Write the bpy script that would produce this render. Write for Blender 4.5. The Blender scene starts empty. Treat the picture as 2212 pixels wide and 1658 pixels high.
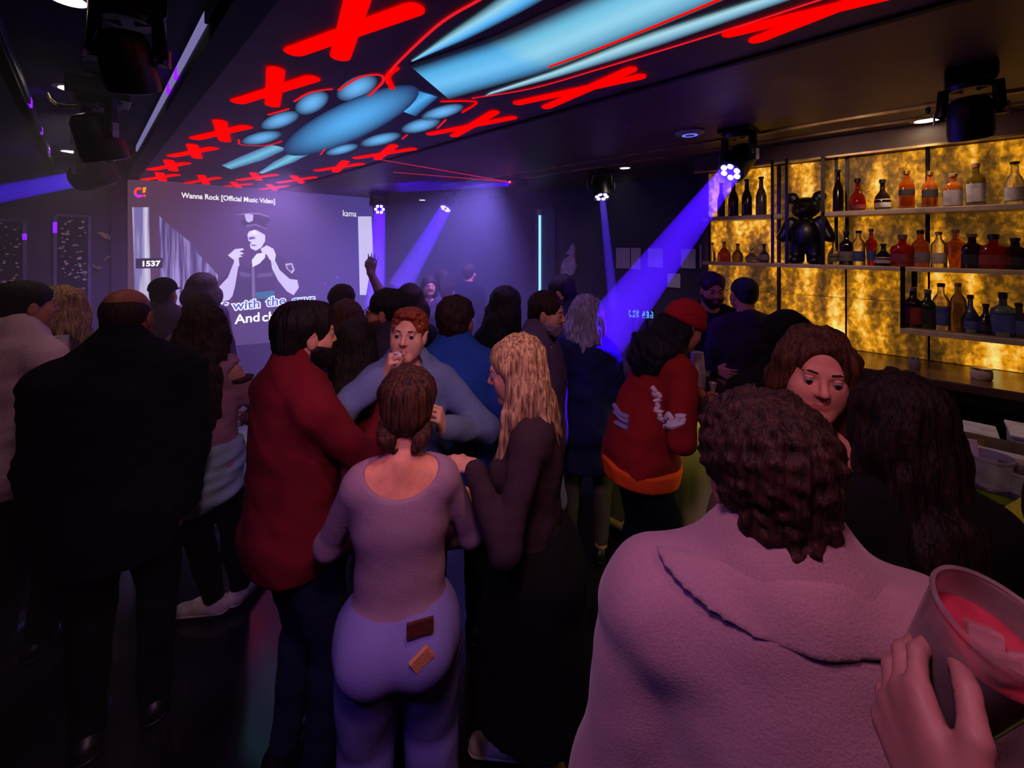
import bpy, bmesh, math, random
import numpy as np
from mathutils import Vector, Matrix

# ------------------------------------------------------------------ scene, camera, exposure
SC = bpy.context.scene
COL = SC.collection
random.seed(4)
F_PX, CX, HY = 910.0, 1106.0, 527.0          # focal length, principal column and horizon row of a 2212x1658 frame
CAM_Z, CEIL_Z, BACK_Y, BAR_X = 2.0, 2.85, 7.35, 4.3
FWD = (0.7108, 0.7034)
RGT = (0.7034, -0.7108)
cam_d = bpy.data.cameras.new('camera')
cam_d.sensor_width = 36.0
cam_d.lens = 36.0 * F_PX / 2212.0
cam_d.shift_y = -(829.0 - HY) / 2212.0
cam_d.clip_start = 0.02
cam = bpy.data.objects.new('camera', cam_d)
COL.objects.link(cam)
cam.location = (0, 0, CAM_Z)
CAM_RZ = -math.atan2(FWD[0], FWD[1])
cam.rotation_euler = (math.pi / 2, 0, CAM_RZ)
SC.camera = cam

SC.view_settings.view_transform = 'Standard'
SC.view_settings.look = 'None'
SC.view_settings.gamma = 1.0
SC.view_settings.use_curve_mapping = False
SC.view_settings.exposure = 0.0
cy = SC.cycles
cy.max_bounces = 4
cy.diffuse_bounces = 2
cy.glossy_bounces = 2
cy.transmission_bounces = 4
cy.volume_bounces = 0
cy.transparent_max_bounces = 6
cy.sample_clamp_indirect = 1.5
cy.sample_clamp_direct = 8.0
cy.caustics_reflective = False
cy.caustics_refractive = False
cy.use_denoising = True
cy.use_adaptive_sampling = True
cy.adaptive_threshold = 0.03

world = bpy.data.worlds.new('night')
SC.world = world
world.use_nodes = True
world.node_tree.nodes['Background'].inputs[0].default_value = (0.25, 0.15, 0.3, 1)
world.node_tree.nodes['Background'].inputs[1].default_value = 0.0

def ray(px):
    a = (px - CX) / F_PX
    return (FWD[0] + a * RGT[0], FWD[1] + a * RGT[1])

def at(px, t, z=0.0):
    r = ray(px)
    return Vector((r[0] * t, r[1] * t, z))

def zof(py, t):
    return CAM_Z - (py - HY) / F_PX * t

def at3(px, py, t):
    return at(px, t, zof(py, t))

def on_ceiling(px, py, z=CEIL_Z):
    t = (z - CAM_Z) * F_PX / (HY - py)
    return at(px, t, z)

def on_back(px, py, y=BACK_Y):
    r = ray(px)
    t = y / r[1]
    return Vector((r[0] * t, y, zof(py, t)))

def on_x(px, py, x):
    r = ray(px)
    t = x / r[0]
    return Vector((x, r[1] * t, zof(py, t)))

def lin(r, g, b):
    f = lambda c: (c / 255 / 12.92) if c <= 10 else ((c / 255 + 0.055) / 1.055) ** 2.4
    return (f(r), f(g), f(b))

# ------------------------------------------------------------------ lamps: unseen washes and added fills
def lamp(name, kind, loc, color, power, aim=None, size=0.1, spot=60, blend=0.3, sy=None):
    d = bpy.data.lights.new(name, kind)
    d.color = color
    d.energy = power
    if kind == 'AREA':
        d.size = size
        if sy:
            d.shape = 'RECTANGLE'
            d.size_y = sy
    else:
        d.shadow_soft_size = size
    if kind == 'SPOT':
        d.spot_size = math.radians(spot)
        d.spot_blend = blend
    o = bpy.data.objects.new(name, d)
    COL.objects.link(o)
    o.location = loc
    if aim is not None:
        o.rotation_euler = (Vector(aim) - Vector(loc)).to_track_quat('-Z', 'Y').to_euler()
    return o
# unseen spots: washes for the tints on the people, then added fills
lamp('unseen_pink_wash', 'SPOT', (0.05, 0.15, 2.8), (1.0, 0.46, 0.66), 40, (0.62, 0.85, 0.8), 0.14, 130, 0.9)
lamp('unseen_magenta_wash', 'SPOT', (0.55, -0.75, 2.78), (1.0, 0.34, 0.56), 14, (0.9, 0.9, 0.9), 0.16, 120, 0.9)
lamp('unseen_warm_wash', 'SPOT', (0.75, 0.55, 2.8), (1.0, 0.52, 0.32), 22, (0.78, 1.25, 1.3), 0.08, 60, 0.9)
lamp('unseen_violet_wash', 'SPOT', (-0.6, 0.35, 2.75), (0.30, 0.16, 1.0), 30, (0.75, 1.1, 0.6), 0.12, 70, 0.8)
lamp('blue_haze_fill', 'SPOT', (3.3, 3.6, 2.75), (0.26, 0.18, 1.0), 520, (3.0, 4.6, 0.9), 0.15, 120, 0.8)  # added fill for the blue haze glow, no fixture hangs here
lamp('purple_haze_fill', 'SPOT', (1.4, 4.6, 2.75), (0.50, 0.28, 1.0), 260, (1.4, 5.6, 1.0), 0.15, 130, 0.9)  # added to lift the haze before the screen
lamp('indigo_haze_fill', 'SPOT', (2.3, 2.3, 2.78), (0.42, 0.20, 0.95), 90, (2.6, 2.9, 0.9), 0.12, 120, 0.8)  # unseen fill for the dark air beyond the bar end
lamp('shelf_fill', 'SPOT', (2.45, 0.55, 2.8), (1.0, 0.62, 0.50), 26, (4.1, 0.25, 1.9), 0.08, 80, 0.8)  # added to brighten the shelf boards, bottle labels and bear
# ------------------------------------------------------------------ materials
MATS = {}

def nodes_of(name):
    m = bpy.data.materials.new(name)
    m.use_nodes = True
    nt = m.node_tree
    nt.nodes.clear()
    out = nt.nodes.new('ShaderNodeOutputMaterial')
    return m, nt, out

def surf(name, col, rough=0.6, metal=0.0, var=0.25, scale=20.0, bump=0.0, stretch=(1, 1, 1), trans=0.0, spec=0.5, coat=0.0, sheen=0.0, col2=None, detail=3.0):
    """a surface of one colour with procedural variation and relief"""
    if name in MATS:
        return MATS[name]
    m, nt, out = nodes_of(name)
    b = nt.nodes.new('ShaderNodeBsdfPrincipled')
    nt.links.new(b.outputs[0], out.inputs[0])
    b.inputs['Roughness'].default_value = rough
    b.inputs['Metallic'].default_value = metal
    b.inputs['Specular IOR Level'].default_value = spec
    b.inputs['Transmission Weight'].default_value = trans
    b.inputs['Coat Weight'].default_value = coat
    b.inputs['Sheen Weight'].default_value = sheen
    tc = nt.nodes.new('ShaderNodeTexCoord')
    mp = nt.nodes.new('ShaderNodeMapping')
    mp.inputs['Scale'].default_value = stretch
    nt.links.new(tc.outputs['Object'], mp.inputs[0])
    nz = nt.nodes.new('ShaderNodeTexNoise')
    nz.inputs['Scale'].default_value = scale
    nz.inputs['Detail'].default_value = detail
    nt.links.new(mp.outputs[0], nz.inputs['Vector'])
    rp = nt.nodes.new('ShaderNodeValToRGB')
    rp.color_ramp.elements[0].position = 0.35
    rp.color_ramp.elements[1].position = 0.65
    c2 = col2 if col2 else tuple(min(1, c * (1 + var)) for c in col)
    c1 = col if col2 else tuple(c * (1 - var) for c in col)
    rp.color_ramp.elements[0].color = (*c1, 1)
    rp.color_ramp.elements[1].color = (*c2, 1)
    nt.links.new(nz.outputs['Fac'], rp.inputs[0])
    nt.links.new(rp.outputs[0], b.inputs['Base Color'])
    if bump:
        bp = nt.nodes.new('ShaderNodeBump')
        bp.inputs['Strength'].default_value = bump
        bp.inputs['Distance'].default_value = 0.01
        nt.links.new(nz.outputs['Fac'], bp.inputs['Height'])
        nt.links.new(bp.outputs[0], b.inputs['Normal'])
    MATS[name] = m
    return m

def glow(name, col, strength=1.0):
    """something that gives off light: a lamp, a screen picture, a lit sign, or a glow put into paint"""
    if name in MATS:
        return MATS[name]
    m, nt, out = nodes_of(name)
    e = nt.nodes.new('ShaderNodeEmission')
    e.inputs[0].default_value = (*col, 1)
    e.inputs[1].default_value = strength
    nt.links.new(e.outputs[0], out.inputs[0])
    MATS[name] = m
    return m

def glow_attr(name, strength=1.0):
    m, nt, out = nodes_of(name)
    e = nt.nodes.new('ShaderNodeEmission')
    a = nt.nodes.new('ShaderNodeVertexColor')
    a.layer_name = 'paint'
    e.inputs[1].default_value = strength
    nt.links.new(a.outputs[0], e.inputs[0])
    nt.links.new(e.outputs[0], out.inputs[0])
    return m

def haze_mat(name, col, density, aniso=0.0, emit=None, estr=0.0):
    m, nt, out = nodes_of(name)
    v = nt.nodes.new('ShaderNodeVolumeScatter')
    v.inputs['Color'].default_value = (*col, 1)
    v.inputs['Density'].default_value = density
    v.inputs['Anisotropy'].default_value = aniso
    nt.links.new(v.outputs[0], out.inputs['Volume'])
    return m

def cloth(name, rgb, bump=0.35, scale=60, var=0.07, rough=0.95, sheen=0.0, col2=None):
    return surf(name, lin(*rgb), rough, 0, var, scale * 2, bump * 0.6, (1, 1, 1), 0, 0.2, 0, sheen, lin(*col2) if col2 else None)

def hairm(name, rgb, rgb2, rough=0.6):
    return surf(name, lin(*rgb), rough, 0, 0, 110, 0.9, (1, 1, 0.10), 0, 0.25, 0, 0, lin(*rgb2), 4)

def skinm(name, rgb):
    return surf(name, lin(*rgb), 0.55, 0, 0.10, 30, 0.05, spec=0.35)

# ------------------------------------------------------------------ objects
def prop(o, label=None, cat=None, group=None, kind=None):
    if label: o['label'] = label
    if cat: o['category'] = cat
    if group: o['group'] = group
    if kind: o['kind'] = kind
    return o

def thing(name, label, cat, loc=(0, 0, 0), rz=0.0, group=None):
    o = bpy.data.objects.new(name, None)
    o.empty_display_size = 0.05
    COL.objects.link(o)
    o.location = loc
    o.rotation_euler = (0, 0, rz)
    return prop(o, label, cat, group)

def link(name, me, mat, parent=None):
    o = bpy.data.objects.new(name, me)
    COL.objects.link(o)
    for m in (mat if isinstance(mat, (list, tuple)) else [mat]):
        me.materials.append(m)
    if parent is not None:
        o.parent = parent
    return o

def origin(parent):
    v = Vector((0, 0, 0))
    while parent is not None:
        v += parent.location
        parent = parent.parent
    return v

class MB:
    """collects shapes in world coordinates; build() links them as ONE mesh object"""
    def __init__(s):
        s.v, s.f, s.sm = [], [], []
    def add(s, vs, fs, smooth=False):
        n = len(s.v)
        s.v += [tuple(v) for v in vs]
        s.f += [tuple(i + n for i in f) for f in fs]
        s.sm += [smooth] * len(fs)
        return s
    def box(s, lo, hi, bev=0.0):
        bm = bmesh.new()
        bmesh.ops.create_cube(bm, size=1.0)
        for v in bm.verts:
            v.co = Vector([(lo[i] + hi[i]) / 2 + v.co[i] * (hi[i] - lo[i]) for i in range(3)])
        if bev:
            bmesh.ops.bevel(bm, geom=list(bm.edges), offset=bev, segments=2, affect='EDGES', profile=0.6)
        bm.verts.index_update()
        s.add([v.co for v in bm.verts], [[v.index for v in f.verts] for f in bm.faces])
        bm.free()
        return s
    def tube(s, pts, r, n=10, cap=True):
        pts = [Vector(p) for p in pts]
        rs = r if isinstance(r, (list, tuple)) else [r] * len(pts)
        vs, fs = [], []
        t0 = (pts[1] - pts[0]).normalized()
        up = Vector((0, 0, 1)) if abs(t0.z) < 0.9 else Vector((1, 0, 0))
        for i, p in enumerate(pts):
            t = (pts[min(i + 1, len(pts) - 1)] - pts[max(i - 1, 0)]).normalized()
            a = t.cross(up).normalized()
            b = a.cross(t)
            for k in range(n):
                w = 2 * math.pi * k / n
                vs.append(p + (a * math.cos(w) + b * math.sin(w)) * rs[i])
        for i in range(len(pts) - 1):
            for k in range(n):
                fs.append((i * n + k, i * n + (k + 1) % n, (i + 1) * n + (k + 1) % n, (i + 1) * n + k))
        if cap:
            fs.append(tuple(range(n - 1, -1, -1)))
            fs.append(tuple(range((len(pts) - 1) * n, len(pts) * n)))
        return s.add(vs, fs, True)
    def lathe(s, prof, c=(0, 0, 0), axis=(0, 0, 1), n=20, sx=1.0, sy=1.0, power=2.0):
        """profile of (radius, height) turned round an axis; power > 2 squares the section"""
        q = Vector((0, 0, 1)).rotation_difference(Vector(axis).normalized())
        c = Vector(c)
        vs, fs = [], []
        for r, h in prof:
            for k in range(n):
                w = 2 * math.pi * k / n
                cw, sw = math.cos(w), math.sin(w)
                m = (abs(cw) ** power + abs(sw) ** power) ** (-1 / power)
                vs.append(c + q @ Vector((r * m * cw * sx, r * m * sw * sy, h)))
        for i in range(len(prof) - 1):
            for k in range(n):
                fs.append((i * n + k, i * n + (k + 1) % n, (i + 1) * n + (k + 1) % n, (i + 1) * n + k))
        if prof[0][0] > 1e-5: fs.append(tuple(range(n - 1, -1, -1)))
        if prof[-1][0] > 1e-5: fs.append(tuple(range((len(prof) - 1) * n, len(prof) * n)))
        return s.add(vs, fs, True)
    def slab(s, poly, d):
        """a flat polygon (list of Vectors) given the thickness vector d"""
        n = len(poly)
        d = Vector(d)
        vs = [Vector(p) for p in poly] + [Vector(p) + d for p in poly]
        fs = [tuple(range(n)), tuple(range(2 * n - 1, n - 1, -1))]
        fs += [(i, i + n, (i + 1) % n + n, (i + 1) % n) for i in range(n)]
        return s.add(vs, fs)
    def ball(s, c, r, n=12, rx=1, ry=1, rz=1):
        prof = [(r * math.sin(math.pi * i / n) + (1e-6 if i in (0, n) else 0), -r * math.cos(math.pi * i / n) * rz) for i in range(n + 1)]
        return s.lathe(prof, c, (0, 0, 1), n + 4, rx, ry)
    def build(s, name, mat, parent=None):
        o0 = origin(parent)
        me = bpy.data.meshes.new(name)
        me.from_pydata([(v[0] - o0.x, v[1] - o0.y, v[2] - o0.z) for v in s.v], [], s.f)
        me.polygons.foreach_set('use_smooth', s.sm)
        bm = bmesh.new(); bm.from_mesh(me)
        bmesh.ops.recalc_face_normals(bm, faces=bm.faces)
        bm.to_mesh(me); bm.free()
        o = link(name, me, mat, parent)
        if any(s.sm):
            try: me.set_sharp_from_angle(angle=math.radians(40))
            except Exception: pass
        return o

def text(name, s, loc, size, mat, parent, rot=(math.pi / 2, 0, 0), offset=0.0, shear=0.0, sx=1.0):
    cu = bpy.data.curves.new(name, 'FONT')
    cu.body = s
    cu.size = size
    cu.offset = offset
    cu.shear = shear
    cu.extrude = 0.0008
    o = bpy.data.objects.new(name, cu)
    cu.materials.append(mat)
    COL.objects.link(o)
    me = bpy.data.meshes.new_from_object(o)
    COL.objects.unlink(o); bpy.data.objects.remove(o)
    o = bpy.data.objects.new(name, me)
    COL.objects.link(o)
    o.rotation_euler = rot
    o.scale = (sx, 1, 1)
    o.location = Vector(loc) - origin(parent)
    if parent is not None: o.parent = parent
    return o
# ------------------------------------------------------------------ the setting
BAY_Z = 3.02
m_floor = surf('floor_dark', lin(30, 27, 31), 0.16, 0, 0.3, 3, 0.02, spec=0.6)
m_wall = surf('wall_plum', lin(66, 60, 74), 0.85, 0, 0.12, 4, 0.05)
m_wall2 = surf('wall_grey', lin(74, 66, 84), 0.85, 0, 0.12, 4, 0.05)
m_ceil = surf('ceiling_brown', lin(112, 86, 72), 0.5, 0, 0.10, 5, 0.02)
m_mceil = surf('ceiling_plum', lin(128, 108, 128), 0.6, 0, 0.12, 6, 0.02)
m_black = surf('matt_black', lin(14, 13, 15), 0.7)
m_metal = surf('dark_steel', lin(40, 37, 36), 0.35, 0.8)
m_brass = surf('brass_strip', lin(236, 190, 140), 0.3, 0.5, 0.5, 5)
m_plast = surf('black_plastic', lin(18, 17, 20), 0.42, 0, 0.1, 30)
m_white = surf('white_enamel', lin(215, 210, 215), 0.4)

def struct(name, lo, hi, mat, bev=0):
    return prop(MB().box(lo, hi, bev).build(name, mat), kind='structure')

XL, YF, XR = -2.3, -2.4, 5.2
struct('floor', (XL, YF, -0.08), (XR, BACK_Y, 0), m_floor)
struct('ceiling', (2.13, YF, CEIL_Z), (XR, BACK_Y, CEIL_Z + 0.06), m_ceil)
struct('ceiling_mural_bay', (0.47, YF, CEIL_Z), (2.13, BACK_Y, CEIL_Z + 0.06), m_mceil)
struct('ceiling_light_bay', (-0.29, YF, BAY_Z), (0.40, BACK_Y, BAY_Z + 0.06), m_wall)
struct('ceiling_left', (XL, YF, CEIL_Z), (-0.27, BACK_Y, CEIL_Z + 0.05), m_black)
struct('trim_1', (0.36, YF, CEIL_Z - 0.004), (0.47, BACK_Y, BAY_Z), m_black)
struct('trim_2', (-0.30, YF, CEIL_Z), (-0.27, BACK_Y, BAY_Z), m_black)
struct('wall_back', (XL, BACK_Y, 0), (XR, BACK_Y + 0.1, BAY_Z), m_wall2)
struct('wall_left', (XL - 0.1, YF, 0), (XL, BACK_Y, BAY_Z), m_wall)
struct('wall_front', (XL, YF - 0.1, 0), (XR, YF, BAY_Z), m_wall)
struct('wall_right', (BAR_X + 0.03, YF, 0), (BAR_X + 0.13, 1.62, CEIL_Z), m_wall)
struct('wall_right_end', (BAR_X + 0.13, 1.52, 0), (XR, 1.62, CEIL_Z), m_wall)
struct('wall_right_far', (XR, 1.52, 0), (XR + 0.1, BACK_Y, CEIL_Z), m_wall)
struct('trim_3', (2.11, YF, CEIL_Z - 0.012), (2.145, BACK_Y, CEIL_Z), m_black)
struct('trim_4', (3.60, YF, CEIL_Z - 0.016), (3.618, 5.0, CEIL_Z), m_brass)
struct('trim_5', (3.93, YF, CEIL_Z - 0.016), (3.948, 5.0, CEIL_Z), m_brass)
struct('trim_6', (4.16, YF, 2.70), (BAR_X + 0.03, 1.62, CEIL_Z), m_ceil)           # soffit over the back bar
struct('trim_7', (4.145, YF, 2.685), (4.165, 1.62, 2.70), m_brass)
struct('trim_8', (0.22, BACK_Y - 0.05, 0), (0.36, BACK_Y, BAY_Z), m_wall)            # pilaster beside the screen

# ------------------------------------------------------------------ glowing stone behind the bar
def stone_material():
    m, nt, out = nodes_of('backlit_stone')
    L = nt.links.new
    geo = nt.nodes.new('ShaderNodeNewGeometry')
    inf = nt.nodes.new('ShaderNodeObjectInfo')
    off = nt.nodes.new('ShaderNodeVectorMath'); off.operation = 'MULTIPLY_ADD'
    L(inf.outputs['Random'], off.inputs[0]); off.inputs[1].default_value = (7, 5, 9)
    L(geo.outputs['Position'], off.inputs[2])
    def noise(scale, mapping, detail, dist, src):
        mp = nt.nodes.new('ShaderNodeMapping'); mp.inputs['Scale'].default_value = mapping
        L(src, mp.inputs[0])
        n = nt.nodes.new('ShaderNodeTexNoise')
        n.inputs['Scale'].default_value = scale; n.inputs['Detail'].default_value = detail; n.inputs['Distortion'].default_value = dist
        L(mp.outputs[0], n.inputs['Vector'])
        return n.outputs['Fac']
    fine = noise(30, (1, 1, 0.75), 9, 0.35, off.outputs[0])
    mid = noise(7.0, (1, 1, 0.6), 4, 0.5, off.outputs[0])
    col = noise(6.0, (0, 1, 0.20), 1, 0.25, geo.outputs['Position'])
    def math_(op, a, b):
        n = nt.nodes.new('ShaderNodeMath'); n.operation = op
        for i, x in enumerate((a, b)):
            if isinstance(x, (int, float)): n.inputs[i].default_value = x
            else: L(x, n.inputs[i])
        return n.outputs[0]
    s = math_('ADD', math_('MULTIPLY', fine, 1.1), math_('MULTIPLY', mid, 0.7))
    s = math_('ADD', s, math_('MULTIPLY', col, 1.9))
    s = math_('MULTIPLY', s, 0.2702)
    rp = nt.nodes.new('ShaderNodeValToRGB')
    cr = rp.color_ramp
    cr.elements[0].position = 0.34; cr.elements[0].color = (*lin(40, 27, 10), 1)
    cr.elements[1].position = 0.66; cr.elements[1].color = (*lin(255, 236, 130), 1)
    for p, c in ((0.43, lin(84, 54, 14)), (0.50, lin(150, 96, 14)), (0.56, lin(240, 158, 22))):
        e = cr.elements.new(p); e.color = (*c, 1)
    L(s, rp.inputs[0])
    e = nt.nodes.new('ShaderNodeEmission'); e.inputs[1].default_value = 0.95
    L(rp.outputs[0], e.inputs[0])
    g = nt.nodes.new('ShaderNodeBsdfGlossy'); g.inputs['Roughness'].default_value = 0.5; g.inputs[0].default_value = (0.05, 0.05, 0.05, 1)
    ad = nt.nodes.new('ShaderNodeAddShader')
    L(e.outputs[0], ad.inputs[0]); L(g.outputs[0], ad.inputs[1])
    L(ad.outputs[0], out.inputs[0])
    return m
m_stone = stone_material()
stone = thing('backlit_stone_wall', 'glowing amber stone panels lit from behind the liquor shelves', 'wall panel', (BAR_X, 0, 0))
seams = [1.54, 0.949, 0.4735, 0.0, -0.475, -0.95, -1.43]
for i in range(len(seams) - 1):
    for z0, z1 in ((1.158, 1.565), (1.568, 2.69)):
        MB().box((BAR_X, seams[i + 1] + 0.002, z0 + 0.002), (BAR_X + 0.025, seams[i] - 0.002, z1 - 0.001)).build('stone_panel', m_stone, stone)
for i in range(1, 6):
    MB().box((BAR_X - 0.006, seams[i] - 0.006, 1.158), (BAR_X + 0.001, seams[i] + 0.006, 2.69)).build('joint_strip', m_metal, stone)

# ------------------------------------------------------------------ shelves
shelf = thing('liquor_shelf_rack', 'dark metal shelf rack with posts in front of the glowing stone wall', 'shelf', (4.1, 0, 1.1))
m_shelf = surf('shelf_edge', lin(196, 170, 150), 0.4, 0.2, 0.2, 8)
SX0, SX1 = 4.03, 4.29
ytop = on_x(1776, 457, SX0).y
yleft = 1.50
T_Z, M_Z, L_Z = 2.25, 1.84, 1.41
MB().box((SX0, -1.5, T_Z - 0.035), (SX1, ytop, T_Z), 0.003).build('shelf_board', m_shelf, shelf)
MB().box((SX0, on_x(1690, 460, SX0).y, T_Z - 0.035), (SX1, yleft, T_Z), 0.003).build('shelf_board', m_shelf, shelf)
MB().box((SX0, -1.5, M_Z - 0.03), (SX1, yleft, M_Z), 0.003).build('shelf_board', m_shelf, shelf)
MB().box((SX0, -1.5, L_Z - 0.035), (SX1, on_x(1944, 710, SX0).y, L_Z), 0.003).build('shelf_board', m_shelf, shelf)
for px, z0, z1, x0, w in ((1668, M_Z, 2.70, SX0, .020), (1684, M_Z, 2.70, SX1 - .03, .014), (1699, M_Z, 2.70, SX0, .022), (1777, M_Z, 2.70, SX0, .024),
                          (1806, M_Z, 2.70, SX1 - .04, .022), (1831, M_Z, 2.70, SX1 - .03, .012), (1532, M_Z, T_Z, SX0, .018), (2003, M_Z, 2.70, SX1 - .02, .02),
                          (1950, L_Z, M_Z, SX0, .026), (1975, L_Z, M_Z, SX1 - .04, .03), (1684, 1.16, M_Z, SX1 - .02, .014)):
    y = on_x(px, 500, x0).y
    MB().box((x0, y - w / 2, z0), (x0 + 0.025, y + w / 2, z1)).build('shelf_post', m_metal, shelf)

# ------------------------------------------------------------------ back counter and front counter
m_wood = surf('bar_wood', lin(74, 46, 40), 0.3, 0, 0.35, 5, 0.03, (1, 0.15, 1), coat=0.3)
m_stoneT = surf('bar_top', lin(50, 36, 40), 0.14, 0, 0.3, 8, 0.0, coat=0.4)
bb = thing('back_bar_counter', 'dark back counter with open bays under the glowing stone wall', 'counter', (4.05, 0, 0))
MB().box((3.74, -2.2, 1.10), (4.30, 1.5, 1.155), 0.006).build('countertop', m_wood, bb)
MB().box((3.78, -2.2, 0.0), (4.29, 1.5, 0.08)).build('plinth', m_black, bb)
MB().box((4.26, -2.2, 0.08), (4.30, 1.5, 1.10)).build('back_panel', m_black, bb)
MB().box((3.80, -2.2, 0.56), (4.26, 1.5, 0.585)).build('inner_shelf', m_metal, bb)
for y in (1.48, 0.75, 0.1, -0.5, -1.1, -1.7, -2.2):
    MB().box((3.78, y - 0.0, 0.08), (4.26, y + 0.02, 1.10)).build('divider', m_plast, bb)
MB().box((3.775, -2.2, 1.02), (3.79, 1.5, 1.10)).build('front_rail', m_metal, bb)

bar = thing('bar_counter', 'long bar counter with pale lit marble front beside the drinkers', 'counter', (2.65, 0, 0))
m_marble = surf('bar_marble', lin(205, 200, 150), 0.25, 0, 0, 6, 0.0, (1, 1, 0.35), col2=lin(120, 118, 84), detail=8)
BX0, BX1, BY0, BY1 = 2.32, 2.98, -2.2, 1.66
MB().box((BX0, BY0, 1.055), (BX1, BY1, 1.10), 0.008).build('countertop', m_stoneT, bar)
MB().box((2.53, BY0, 0.0), (2.93, BY1 - 0.03, 1.055)).build('carcass', m_black, bar)
y = BY1 - 0.03
while y > BY0:
    MB().box((2.505, max(BY0, y - 0.396), 0.09), (2.529, y - 0.004, 1.04), 0.003).build('front_panel', m_marble, bar)
    y -= 0.4
for k in range(1):
    MB().box((2.51, BY1 - 0.029, 0.09), (2.93, BY1 - 0.01, 1.04), 0.003).build('end_panel', m_marble, bar)
MB().box((2.515, BY0, 0.0), (2.53, BY1 - 0.03, 0.085)).build('kick_board', m_metal, bar)
MB().tube([(2.40, BY0, 0.2), (2.40, BY1 - 0.1, 0.2)], 0.022).build('foot_rail', m_brass, bar)
for yy in (1.4, 0.6, -0.2, -1.0, -1.8):
    MB().tube([(2.40, yy, 0.2), (2.525, yy, 0.2)], 0.012).build('rail_bracket', m_brass, bar)
MB().box((2.45, BY0, 1.03), (2.485, BY1 - 0.05, 1.05)).build('light_strip', glow('bar_strip', lin(228, 228, 120), 12), bar)

# ------------------------------------------------------------------ ceiling mural: flat painted artwork, its blacklight glow put into emission
mural = thing('ceiling_mural', 'ceiling artwork with blacklight glow put into its paint, red crosses around pale blue bands and petals', 'mural', (1.3, 3.0, CEIL_Z - 0.006))
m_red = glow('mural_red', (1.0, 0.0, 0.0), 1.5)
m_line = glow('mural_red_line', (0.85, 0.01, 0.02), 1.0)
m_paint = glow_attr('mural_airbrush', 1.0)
def z3(x, y): return (500 + x * 0.36167, y * 0.36167)
def flat(name, pts, mat, dz):
    vs = [on_ceiling(px, py) - Vector((0, 0, dz)) for px, py in pts]
    return MB().slab(vs, (0, 0, -0.003)).build(name, mat, mural)
def strokes(name, lines, mat, dz, w):
    """round-ended painted strokes lying on the ceiling; lines are pixel polylines, w their width in metres"""
    mb = MB()
    for pts in lines:
        if len(pts) > 2:                           # rounded through the given points
            q = [pts[0]] + list(pts) + [pts[-1]]
            sm = []
            for i in range(1, len(q) - 2):
                for k in range(6):
                    t = k / 6
                    sm.append(tuple(0.5 * (2 * q[i][c] + (q[i + 1][c] - q[i - 1][c]) * t + (2 * q[i - 1][c] - 5 * q[i][c] + 4 * q[i + 1][c] - q[i + 2][c]) * t * t + (3 * q[i][c] - q[i - 1][c] - 3 * q[i + 1][c] + q[i + 2][c]) * t ** 3) for c in (0, 1)))
            pts = sm + [pts[-1]]
        P = [on_ceiling(*p) for p in pts]
        L, R = [], []
        for i, p in enumerate(P):
            t = (P[min(i + 1, len(P) - 1)] - P[max(0, i - 1)]).normalized()
            n = Vector((-t.y, t.x, 0)) * w / 2
            L.append(p + n); R.append(p - n)
        def cap(c, a, sgn):
            d = (a - c)
            return [c + Vector((d.x * math.cos(q) - d.y * math.sin(q) * sgn, d.x * math.sin(q) * sgn + d.y * math.cos(q), 0)) for q in [math.pi * j / 6 for j in range(1, 6)]]
        poly = L + cap(P[-1], L[-1], -1) + R[::-1] + cap(P[0], R[0], -1)
        mb.slab([v - Vector((0, 0, dz)) for v in poly], (0, 0, -0.003))
    return mb.build(name, mat, mural)
def painted(name, rows, cols, dz):
    """airbrushed shape: rows of pixel points (each a list), colours per column; flat mesh with vertex paint"""
    vs, fs, cs = [], [], []
    n = len(rows[0])
    for r, row in enumerate(rows):
        for k, p in enumerate(row):
            vs.append(on_ceiling(*p) - Vector((0, 0, dz)) - mural.location)
            cs.append(cols[r][k])
    for r in range(len(rows) - 1):
        for k in range(n - 1):
            fs.append((r * n + k, r * n + k + 1, (r + 1) * n + k + 1, (r + 1) * n + k))
    me = bpy.data.meshes.new(name); me.from_pydata([tuple(v) for v in vs], [], fs)
    ca = me.color_attributes.new('paint', 'FLOAT_COLOR', 'POINT')
    for i, c in enumerate(cs): ca.data[i].color = (*c, 1)
    return link(name, me, m_paint, mural)
def lerp(a, b, f): return tuple(a[i] + (b[i] - a[i]) * f for i in range(len(a)))
def band(name, A, B, stops, dz, rows=10, cut=None):
    """tapered band between edge polylines A and B (pixels), colour stops across it"""
    R, Cc = [], []
    for r in range(rows + 1):
        f = r / rows
        def along(P):
            q = f * (len(P) - 1); i = min(int(q), len(P) - 2)
            return lerp(P[i], P[i + 1], q - i)
        a, b = along(A), along(B)
        n = 12
        row, col = [], []
        for k in range(n + 1):
            g = k / n
            row.append(lerp(a, b, g))
            for j in range(len(stops) - 1):
                if stops[j][0] <= g <= stops[j + 1][0] + 1e-6:
                    c = lerp(stops[j][1], stops[j + 1][1], (g - stops[j][0]) / (stops[j + 1][0] - stops[j][0])); break
            if cut: c = cut(c, f, g)
            col.append(c)
        R.append(row); Cc.append(col)
    return painted(name, R, Cc, dz)
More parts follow.
